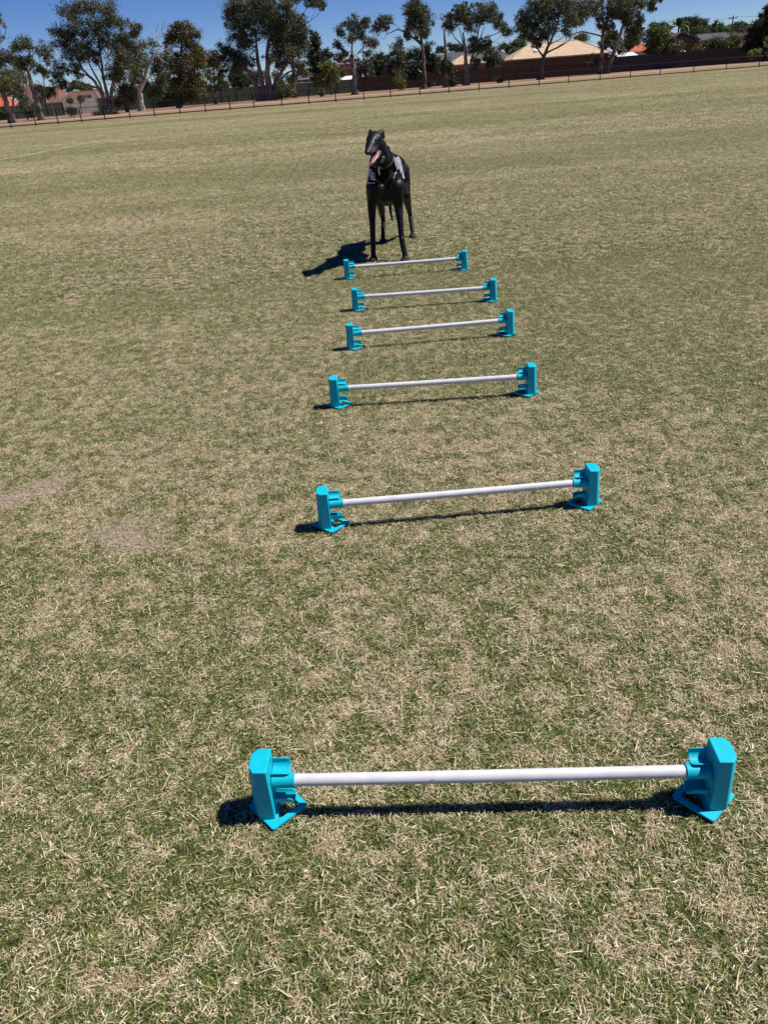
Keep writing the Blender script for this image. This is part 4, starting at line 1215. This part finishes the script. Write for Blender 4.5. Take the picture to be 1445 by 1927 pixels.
tree('twin_gum', 'tall gum with two crossing trunks at the right, crown past the top edge', 4, 139, [[(195, 545, .42), (205, 400, .30), (215, 250, .22), (212, 100, .14), (210, -30, .1)], [(240, 535, .42), (290, 400, .32), (345, 250, .25), (385, 120, .18), (400, 20, .12)], [(215, 260, .12), (250, 150, .1), (270, 60, .06)], [(205, 270, .12), (130, 250, .1), (50, 235, .08), (0, 250, .06), (-60, 320, .05)], [(375, 320, .06), (375, 190, .05)]],
     [(30, 40, 70, 55), (60, 110, 65, 50), (20, 150, 70, 45), (110, 40, 60, 50), (170, 30, 50, 45), (190, 130, 45, 55), (200, 200, 42, 45), (150, 80, 40, 40), (290, 30, 65, 50), (360, 20, 75, 50), (330, 100, 65, 50), (270, 110, 50, 45), (440, 20, 65, 45), (420, 100, 65, 55), (500, 30, 55, 32), (560, 30, 45, 30), (580, 65, 28, 18), (610, 0, 40, 18), (480, 140, 38, 50), (450, 200, 65, 60), (420, 260, 55, 50), (390, 150, 50, 50), (480, 210, 40, 50), (260, 190, 50, 40)], 'gum', 'bark', dens=.85)
tree('mallee_bush', 'olive bush spilling round the twin trunks at the right', 4, 142, [], [(270, 270, 60, 50), (230, 330, 50, 45), (310, 320, 55, 50), (160, 450, 45, 50), (280, 430, 35, 28), (340, 380, 40, 35)], 'olive', dens=.9, cat='bush')
tree('backyard_gum', 'dark garden tree behind the twin trunks', 4, 165, [], [(430, 280, 60, 60), (400, 340, 55, 45), (480, 270, 45, 50), (60, 280, 60, 22)], 'gum', dens=.9)
tree('rounded_olive_tree', 'rounded olive tree overhanging the dark fence at the right', 4, 150, [[(622, 490, .2), (620, 400, .12)]], [(610, 230, 65, 40), (660, 250, 60, 45), (570, 290, 55, 50), (640, 310, 80, 55), (570, 360, 55, 50), (640, 390, 70, 45), (600, 440, 50, 40), (680, 350, 50, 50), (610, 480, 35, 25)], 'olive', 'bark_dark', dens=1.0)
tree('side_bush', 'leafy bush at the left corner of the brown brick gable', 4, 148, [], [(750, 350, 50, 40), (720, 390, 50, 40), (785, 370, 30, 28), (740, 300, 30, 30)], 'olive', cat='bush')
tree('hedge', 'clipped olive hedge below the grey roof at far right', 4, 150, [], [(960, 350, 55, 50), (930, 390, 50, 45), (1030, 340, 60, 50), (1100, 330, 60, 50), (1170, 320, 60, 50), (1210, 320, 32, 55), (1000, 410, 60, 40), (1080, 400, 60, 45), (1160, 390, 65, 45), (1210, 390, 30, 40)], 'olive', dens=1.15, cat='hedge')
tree('huge_dark_tree', 'huge dense near-black tree at the right edge of the photo', 4, 140, [[(1430, 430, .5), (1440, 250, .3)]], [(1460, 70, 45, 50), (1420, 130, 45, 40), (1460, 160, 60, 60), (1380, 180, 50, 40), (1420, 220, 75, 55), (1340, 230, 50, 45), (1320, 290, 60, 50), (1400, 310, 80, 60), (1470, 280, 70, 60), (1300, 350, 50, 40), (1380, 380, 80, 38), (1470, 370, 70, 45), (1520, 100, 60, 80), (1540, 250, 60, 90), (1540, 380, 60, 60)], 'dark', 'bark_dark', dens=1.5)
tree('agave_clump', 'pale spiky clump at the foot of the near-black tree', 4, 136, [], [(1345, 395, 42, 20), (1320, 405, 25, 14), (1440, 320, 25, 30)], 'lime', dens=1.0, cat='plant', leaf=.35, droop=-.5)
tree('skyline_pines', 'row of treetops on the skyline behind the brick gable', 4, 210, [], [(590, 190, 32, 18), (640, 195, 45, 20), (690, 215, 35, 22), (840, 160, 32, 30), (890, 160, 45, 35), (950, 170, 42, 32), (860, 210, 60, 32), (920, 230, 60, 35), (980, 220, 45, 30), (1090, 210, 45, 28), (1120, 230, 50, 25), (1020, 240, 45, 25)], 'green', dens=.85)
tree('cypress', 'slim dark cypress standing above the grey tiled roof', 4, 190, [[(1035, 300, .2), (1045, 200, .1)]], [(1045, 190, 15, 35), (1038, 220, 22, 35), (1035, 250, 25, 30)], 'green', 'bark_dark', dens=1.4)
tree('distant_trees', 'low distant treetops right of the power pole', 4, 260, [], [(1170, 200, 30, 12), (1220, 185, 40, 16), (1260, 195, 35, 14), (1290, 190, 25, 14), (1240, 215, 60, 14)], 'grey', dens=1.0)
tree('left_skyline_tree', 'green treetop beyond the red roofs at left', 1, 170, [], [(560, 620, 50, 22), (600, 640, 55, 22), (520, 650, 40, 25), (650, 655, 40, 14), (440, 655, 35, 18)], 'green', dens=.9)
tree('left_garden_bush', 'dark garden bush behind the left end of the fence', 1, 128, [], [(20, 830, 60, 25), (-40, 830, 50, 35)], 'dark', cat='bush')

def palm(px, py, Y, n, L, seed):
    R = random.Random(seed)
    c = at(px, py, Y); root = empty('palm_tree', (c.x, c.y, 0))
    bm = bmesh.new(); tube(bm, [(c.x, c.y, -.1), (c.x + .1, c.y, c.z * .5), (c.x, c.y, c.z)], [.25, .2, .18], 8); obj('trunk', bm, MT['bark_dark'], root, smooth=True)
    for k in range(n):
        a = 2 * math.pi * k / n + R.uniform(-.2, .2); el_ = R.uniform(.2, 1.25); bm = bmesh.new()
        pr = None; m_ = 8
        for i in range(m_ + 1):
            t = i / m_; h = math.sin(el_) * L * t - .75 * L * t * t * (1.1 - el_ * .45); r = math.cos(el_ * .8) * L * t
            p = c + Vector((math.cos(a) * r, math.sin(a) * r, h)); sd = Vector((-math.sin(a), math.cos(a), 0)) * .30 * L * .5 * math.sin(math.pi * min(1, t * .85 + .15))
            q = (bm.verts.new(p + sd + Vector((0, 0, -.25 * sd.length))), bm.verts.new(p), bm.verts.new(p - sd + Vector((0, 0, -.25 * sd.length))))
            if pr and i % 1 == 0:
                bm.faces.new((pr[0], pr[1], q[1], q[0])); bm.faces.new((pr[1], pr[2], q[2], q[1]))
            pr = q
        obj('frond', bm, LM['green'], root)
    return root
tag(palm(1080 + 778 / 3.959, 192 / 3.959, 200, 22, 3.2, 3), 'spiky palm tree on the skyline above the orange roof', 'palm tree', 'trees beyond the boundary fence')

tree('garden_tree', 'dark garden tree behind the green fence between the orange tinted gum and the giant gum', 2, 140, [], [(60, 640, 60, 60), (20, 600, 50, 60), (110, 690, 60, 35), (250, 640, 60, 40)], 'dark')
tree('garden_tree', 'dark tree crown showing between the trunks of the giant gum', 2, 142, [], [(430, 600, 60, 50), (500, 560, 50, 60), (440, 540, 45, 35), (620, 560, 45, 45)], 'gum')
tree('garden_tree', 'dark garden tree above the fence just left of the orange tinted gum', 1, 142, [], [(1080, 660, 60, 60), (1150, 720, 60, 45), (1240, 600, 50, 50), (1000, 690, 50, 55)], 'dark')
tree('garden_tree', 'low dark garden tree behind the maroon fence beside the conical grey tree', 3, 150, [], [(30, 470, 50, 55), (60, 530, 60, 35), (160, 460, 45, 60), (400, 480, 40, 60)], 'dark')
# ------------------------------------------------------------------ houses
MT['terracotta'] = simple('terracotta_tiles', (.19, .088, .060), .85, col2=(.12, .062, .048), scale=2.0, bump=.5, bscale=8)
MT['orange_tile'] = simple('orange_tiles', (.52, .13, .055), .8, col2=(.36, .09, .05), scale=1.5, bump=.4, bscale=8)
MT['beige_tile'] = simple('beige_tiles', (.50, .37, .25), .85, var=.12, scale=1.5, bump=.3, bscale=8)
MT['slate'] = simple('grey_tiles', (.085, .085, .10), .75, var=.25, scale=2.0, bump=.4, bscale=8)
MT['palegrey'] = simple('pale_grey_tiles', (.26, .25, .28), .75, var=.15, scale=2.0, bump=.4, bscale=8)
MT['whiteroof'] = simple('white_sheet_roof', (.80, .80, .82), .45, var=.06, scale=2.0)
MT['brick'] = simple('brown_brick', (.12, .065, .045), .9, var=.25, scale=6.0, bump=.3, bscale=20)
MT['redbrick'] = simple('red_brick', (.30, .11, .075), .9, var=.2, scale=6.0)
MT['render'] = simple('pale_render', (.55, .52, .48), .9, var=.08, scale=3.0)
MT['glass'] = simple('window_glass', (.06, .07, .09), .12, var=.2, spec=.7)
MT['gutter'] = simple('white_gutter', (.70, .68, .64), .5, var=.06, scale=5)
MT['greenfence'] = simple('dark_green_steel', (.048, .062, .050), .6, var=.15, scale=2)
MT['maroonfence'] = simple('dark_maroon_steel', (.055, .026, .022), .7, var=.2, scale=2)
MT['greyfence'] = simple('weathered_palings', (.27, .25, .24), .9, var=.25, scale=3, bump=.4, bscale=15)
MT['darkfence'] = simple('dark_timber', (.040, .036, .042), .85, var=.3, scale=3, bump=.4, bscale=15)

def roof_mesh(c, w, d, z0, h, ridge, eave=.35, gable=False):
    """hip roof: centre c(x,y), width, depth, eave height, rise, ridge length; slightly thick eaves; tile courses as real steps"""
    bm = bmesh.new()
    hw, hd = w / 2 + eave, d / 2 + eave
    rl = (hw if gable else ridge / 2)
    NC = 14
    # stepped courses from eave to ridge on all four planes
    def ringpt(t):
        X = hw + (rl - hw) * t; Y = hd * (1 - t)
        return X, Y
    rings = []
    for k in range(NC + 1):
        t = k / NC; X, Y = ringpt(t); z = z0 + h * t
        rings.append((X, Y, z))
    prev = None
    for k, (X, Y, z) in enumerate(rings):
        zz = z + (.035 if k and k < NC else 0)
        for off in ((0, .035) if 0 < k < NC else (0,)):
            zq = z + off * .5
            ring = [bm.verts.new((c[0] + sx_ * X, c[1] + sy_ * max(Y, .004), zq)) for sx_, sy_ in ((-1, -1), (1, -1), (1, 1), (-1, 1))]
            if prev:
                for q in range(4): bm.faces.new((prev[q], prev[(q + 1) % 4], ring[(q + 1) % 4], ring[q]))
            prev = ring
            if k == 0: first = ring
    bm.faces.new(prev)
    low = [bm.verts.new((v.co.x, v.co.y, v.co.z - .18)) for v in first]
    for q in range(4): bm.faces.new((low[q], low[(q + 1) % 4], first[(q + 1) % 4], first[q]))
    bm.faces.new(low[::-1])
    bmesh.ops.recalc_face_normals(bm, faces=bm.faces[:])
    return bm

def house(name, label, eL, eR, ridge_y, Y, D, roof, wall, ridge_frac=.45, windows=(), gable=False, wall_z=None, yaw=0.0, cat='house'):
    """eL, eR: photo points of the front eave ends; ridge_y: photo height of the ridge at its middle"""
    a, b = at(*eL, Y), at(*eR, Y)
    z0 = (a.z + b.z) / 2; w = b.x - a.x; cx = (a.x + b.x) / 2; cy = Y + D / 2
    top = at((eL[0] + eR[0]) / 2, ridge_y, cy)
    h = max(.6, top.z - z0)
    root = empty(name, (cx, cy, 0))
    bm = bmesh.new(); box(bm, (cx, cy, (z0 - .19) / 2), (w - .4, D - .4, z0 - .19)); obj('wall', bm, MT[wall], root)
    rf = obj('roof', roof_mesh((cx, cy), w - .4, D - .4, z0, h, w * ridge_frac, .35, gable), MT[roof], root)
    bm = bmesh.new(); box(bm, (cx, Y - .26, z0 - .10), (w + .5, .12, .13)); obj('gutter', bm, MT['gutter'], root)
    # ridge capping
    bm = bmesh.new(); rl = (w / 2 if gable else w * ridge_frac / 2)
    tube(bm, [(cx - rl, cy, z0 + h + .02), (cx + rl, cy, z0 + h + .02)], .09, 6)
    if not gable:
        for sx_ in (-1, 1):
            tube(bm, [(cx + sx_ * rl, cy, z0 + h + .02), (cx + sx_ * (w / 2 + .1), Y - .1, z0 + .05)], .08, 6)
    obj('ridge_cap', bm, MT[roof], root)
    for (fx, z1, ww, wh) in windows:
        xw = cx + (fx - .5) * w
        bm = bmesh.new()
        for dx, dz, sx_, sz_ in ((-ww / 2, 0, .08, wh + .08), (ww / 2, 0, .08, wh + .08), (0, wh / 2, ww - .08, .08), (0, -wh / 2, ww - .08, .08), (0, 0, .05, wh - .08)):
            box(bm, (xw + dx, Y + .16, z1 + dz), (sx_, .12, sz_))
        fo = obj('window', bm, MT['gutter'], root)
        bm = bmesh.new(); box(bm, (xw - fo.parent.location.x, Y + .18 - fo.parent.location.y, z1), (ww - .08, .03, wh - .08))
        g = obj('pane', bm, MT['glass']); g.parent = fo; g.matrix_parent_inverse = Matrix.Identity(4)
        g.matrix_parent_inverse = (fo.matrix_parent_inverse).inverted()
        g.location = (fo.parent.location.x * 0, 0, 0)
    tag(root, label, cat, 'houses behind the back fences')
    return root, (cx, cy, z0, h, w)

house('orange_roofed_house', 'house with bright orange-red roof peeking out at the left edge', (-25, 211), (14, 207), 182, 150, 9, 'orange_tile', 'brick')
house('terracotta_house', 'house with faded terracotta hip roof behind the leaning gum', (34, 199.5), (112, 193), 166, 152, 12, 'terracotta', 'brick', .5, [(.6, 2.2, 1.6, 1.2)])
house('long_terracotta_house', 'long house with low terracotta hip roof above the grey palings', (103, 196), (186, 187), 173, 146, 10, 'terracotta', 'brick', .5, [(.75, 2.0, 1.8, 1.1)])
house('faded_roof_house', 'small faded roof beyond the long terracotta roofed house', (163, 177), (184, 176), 169, 200, 9, 'terracotta', 'render')
house('far_left_house', 'tall faded brown roof half hidden behind the leaning trunk', (30, 178), (70, 175), 160, 190, 10, 'terracotta', 'render')
house('slate_house', 'dark slate roofed house glimpsed under the giant gum', (540, 150), (602, 145), 131, 158, 9, 'slate', 'brick', .35, [(.3, 2.3, 1.6, 1.0)])
house('two_storey_house', 'two storey red brick house with pale grey roof behind the pruned gum', (632, 121), (682, 117), 103, 165, 8, 'palegrey', 'redbrick', .5, [(.45, 4.6, 1.2, 1.4), (.8, 4.6, 1.0, 1.4)])
house('dark_roofed_house', 'long low dark roofed house behind the umbrella gum', (812, 112), (968, 112), 97, 168, 12, 'slate', 'brick', .6, [(.3, 3.0, 2, 1.1), (.8, 3.0, 2, 1.1)])
house('small_beige_house', 'small beige hip roofed house behind the umbrella gum trunk', (846, 122.5), (914, 117), 104, 158, 9, 'beige_tile', 'redbrick', .12)
r_, inf = house('large_beige_house', 'large brown brick house with wide beige hip roof and skylight', (964, 113), (1148, 97), 78, 152, 13, 'beige_tile', 'brick', .50)
cx, cy, z0, h, w = inf
bm = bmesh.new(); sl = math.atan2(h, 6.5)
box(bm, (cx - w * .22, cy - 3.6, z0 + h * .47 + .10), (1.0, 1.3, .12), Matrix.Rotation(sl, 3, 'X')); obj('skylight', bm, MT['whiteroof'], r_)
house('red_roofed_house', 'house with bright red hip roof right of the twin gum', (1183, 98), (1224, 95), 78, 172, 8, 'orange_tile', 'render', .3)
house('far_red_house', 'small red roof above the brown brick gable', (1255, 72), (1285, 70), 61, 190, 8, 'orange_tile', 'render', .4)
# brick gable end facing the oval
def gable_house():
    Y = 156
    a, b, t = at(1259, 76, Y), at(1314, 76, Y), at(1281, 64, Y)
    z0 = (a.z + b.z) / 2; root = empty('gable_house', ((a.x + b.x) / 2, Y + 5, 0))
    x0, x1, xt, zt = a.x, b.x, t.x, t.z
    bm = bmesh.new()
    pr = [(x0 + .3, 0), (x1 - .3, 0), (x1 - .3, z0), (xt, zt - .15), (x0 + .3, z0)]
    f = [bm.verts.new((x, Y, z)) for x, z in pr]; g = [bm.verts.new((x, Y + 10, z)) for x, z in pr]
    bm.faces.new(f); bm.faces.new(g[::-1])
    for i in range(5): bm.faces.new((f[i], g[i], g[(i + 1) % 5], f[(i + 1) % 5]))
    bmesh.ops.recalc_face_normals(bm, faces=bm.faces[:])
    obj('wall', bm, MT['brick'], root)
    for (xa, za, xb, zb) in ((x0 - .2, z0 - .15, xt + .0, zt + .1), (xt, zt + .1, x1 + .2, z0 - .15)):
        bm = bmesh.new()
        q = [(xa, Y - .4, za), (xb, Y - .4, zb), (xb, Y + 10.4, zb), (xa, Y + 10.4, za)]
        lo = [bm.verts.new(p) for p in q]; hi = [bm.verts.new((p[0], p[1], p[2] + .22)) for p in q]
        bm.faces.new(lo); bm.faces.new(hi[::-1])
        for i in range(4): bm.faces.new((lo[i], hi[i], hi[(i + 1) % 4], lo[(i + 1) % 4]))
        bmesh.ops.recalc_face_normals(bm, faces=bm.faces[:])
        obj('roof', bm, MT['slate'], root)
    tag(root, 'brown brick gable end with dark roof edge above the dark fence', 'house', 'houses behind the back fences')
gable_house()
house('grey_tiled_house', 'long grey tiled roof behind the clipped hedge at far right', (1316, 77), (1395, 70), 62, 160, 9, 'slate', 'brick', .7)
house('distant_pale_house', 'distant pale roof below the power pole', (1375, 55), (1412, 53), 49, 260, 10, 'palegrey', 'render', .5)
def shed(px0, px1, py0, py1, Y, label, D=4):
    a, b = at(px0, py0, Y), at(px1, py1, Y); z = (a.z + b.z) / 2
    root = empty('shed', ((a.x + b.x) / 2, Y + D / 2, 0))
    bm = bmesh.new(); box(bm, ((a.x + b.x) / 2, Y + D / 2, (z - .2) / 2), (b.x - a.x - .4, D - .4, z - .2)); obj('wall', bm, MT['gutter'], root)
    bm = bmesh.new(); zf = z - .30; x0, x1 = a.x, b.x; n = 24
    tp = []; 
    for i in range(n + 1):
        x = x0 + (x1 - x0) * i / n; dz = .03 * (i % 2)
        tp.append((bm.verts.new((x, Y, zf + dz)), bm.verts.new((x, Y + D, z + .35 + dz)), bm.verts.new((x, Y + D, z + .27)), bm.verts.new((x, Y, zf - .08))))
    for p, q in zip(tp, tp[1:]):
        for k in range(4): bm.faces.new((p[k], p[(k + 1) % 4], q[(k + 1) % 4], q[k]))
    bm.faces.new(tp[0]); bm.faces.new(tp[-1][::-1])
    bmesh.ops.recalc_face_normals(bm, faces=bm.faces[:])
    obj('roof', bm, MT['whiteroof'], root)
    tag(root, label, 'shed', 'houses behind the back fences')
shed(1164, 1204, 104, 101, 150, 'white sheet roofed shed behind the dark fence at the right')
shed(634, 663, 149, 146, 154, 'white flat roofed shed left of the pruned gum trunk')
shed(555, 590, 157, 153.5, 156, 'pale flat roofed carport under the giant gum')
shed(1284, 1294, 97.5, 96.5, 152, 'tiny white roofed shed beside the clipped hedge', 2)

# ------------------------------------------------------------------ back fences
def panel_mesh(L, H, ribs, mat, th=.03):
    bm = bmesh.new(); pr = None
    for i in range(ribs * 2 + 1):
        x = L * i / (ribs * 2); y = th if i % 2 else 0
        q = (bm.verts.new((x, y, -.1)), bm.verts.new((x, y, H)), bm.verts.new((x, y + .02, H)), bm.verts.new((x, y + .02, -.1)))
        if pr:
            for k in range(4): bm.faces.new((pr[k], pr[(k + 1) % 4], q[(k + 1) % 4], q[k]))
        pr = q
    bmesh.ops.recalc_face_normals(bm, faces=bm.faces[:])
    me = bpy.data.meshes.new('panel'); bm.to_mesh(me); bm.free(); me.materials.append(mat)
    return me
def back_fence(name, label, p0, p1, top0, mat, step=2.4):
    """p0, p1: world ends; top0: height"""
    p0, p1 = Vector((*p0, 0)), Vector((*p1, 0)); d = p1 - p0; n = max(1, round(d.length / step)); L = d.length / n; ang = math.atan2(d.y, d.x)
    root = empty(name, p0, ang)
    me = panel_mesh(L - .06, top0, 10, MT[mat])
    bm = bmesh.new(); box(bm, (0, 0, (top0 + .06 - .1) / 2), (.07, .08, top0 + .06 + .1)); pmx = bpy.data.meshes.new('post'); bm.to_mesh(pmx); bm.free(); pmx.materials.append(MT[mat])
    R = random.Random(len(label))
    for i in range(n + 1):
        o = bpy.data.objects.new('post', pmx); COL.objects.link(o); o.parent = root; o.location = (i * L, 0, 0)
        if i < n:
            o = bpy.data.objects.new('panel', me); COL.objects.link(o); o.parent = root; o.location = (i * L + .03, R.uniform(-.015, .015), R.uniform(-.03, .02))
    tag(root, label, 'fence', 'fences along the back gardens')
def W(px, Y):
    lo, hi = -400.0, 400.0
    for _ in range(50):
        m_ = (lo + hi) / 2; v = Vector((m_, Y, 0)) - Vector((0, 0, CH))
        if PW / 2 + FPX * v.dot(RI) / v.dot(FW) < px: lo = m_
        else: hi = m_
    return (lo, Y)
back_fence('steel_fence', 'dark green steel fence behind the leftmost leaning trunks', W(-90, 126), W(124, 131), 1.75, 'greenfence')
back_fence('paling_fence', 'weathered grey paling fence below the long terracotta roof', W(124.5, 131.3), W(188, 134), 2.0, 'greyfence')
back_fence('steel_fence', 'dark green steel fence running behind the giant gum to the pruned gum', W(188.5, 134.3), W(664, 144), 1.95, 'greenfence')
back_fence('steel_fence', 'dark maroon steel fence behind the narrow and umbrella gums', W(664.5, 144.3), W(1000, 147), 2.15, 'maroonfence')
back_fence('steel_fence', 'dark brown fence along the large beige roofed house', W(1000.5, 147.2), W(1152, 148), 2.0, 'maroonfence')
back_fence('timber_fence', 'near-black timber fence running to the right edge', W(1152.5, 148.2), W(1560, 146), 2.3, 'darkfence')

# ------------------------------------------------------------------ poles and wires
def utility_pole(px, ptop, pbase, Y, label, tilt=0):
    t = at(px[0], ptop, Y); b = at(px[1], pbase, Y)
    root = empty('utility_pole', (b.x, Y, 0))
    x0 = b.x - (t.x - b.x) * (b.z / max(.1, t.z - b.z))
    bm = bmesh.new(); tube(bm, [(b.x, Y, -.2), (b.x, Y, t.z)], [.17, .12], 8); obj('pole', bm, MT['bark_dark'], root)
    bm = bmesh.new(); box(bm, (b.x, Y, t.z - .5), (2.0, .12, .14)); obj('crossarm', bm, MT['bark_dark'], root)
    for k in (-.8, -.3, .3, .8):
        bm = bmesh.new(); tube(bm, [(b.x + k, Y, t.z - .43), (b.x + k, Y, t.z - .25)], .05, 6); obj('insulator', bm, MT['gutter'], root)
    tag(root, label, 'power pole')
    return Vector((b.x, Y, t.z - .25))
p1 = utility_pole((1380, 1375), 29, 60, 190, 'dark power pole on the skyline at far right')
p2 = utility_pole((1414, 1413), 38, 50, 300, 'smaller more distant power pole nearest the right edge')
p3 = utility_pole((684, 684), 93, 112, 190, 'power pole rising behind the two storey house')
p4 = utility_pole((929, 929), 86, 97, 240, 'distant power pole behind the dark roofed house')
def wire(a, b, sag, label):
    bm = bmesh.new(); P = [a.lerp(b, t) + Vector((0, 0, -sag * 4 * t * (1 - t))) for t in np.linspace(0, 1, 16)]
    tube(bm, P, .022, 4); tag(obj('power_line', bm, MT['steel'], None), label, 'wire')
wire(p1, p4, 1.6, 'thin overhead wire running left from the far right power pole')
wire(p1 + Vector((.6, 0, 0)), Vector((120, 150, p1.z)), 1.2, 'thin overhead wire leaving the photo at the right edge')
wire(p3, Vector((-75, 170, 8.2)), 1.0, 'thin overhead wire crossing behind the giant gum')
wire(p3 + Vector((.3, 0, 0)), p4, 1.0, 'thin overhead wire crossing the sky behind the narrow gum')

def lamp(px, base, top, Y, label):
    b, t = at(px, base, Y), at(px - 1.5, top, Y)
    root = empty('park_post', (b.x, Y, 0))
    bm = bmesh.new(); tube(bm, [(b.x, Y, -.1), (b.x, Y, t.z - .2)], [.06, .05], 8); obj('post', bm, MT['greyfence'], root)
    bm = bmesh.new(); box(bm, (b.x, Y, t.z - .1), (.30, .08, .34)); bevel_obj(obj('sign_plate', bm, MT['whiteroof'], root), .02)
    tag(root, label, 'post')
lamp(105, 222, 187, 104, 'slim pale post with a small white plate beyond the left fence')
print('leaves', NLEAF, 'objects', len(bpy.data.objects))
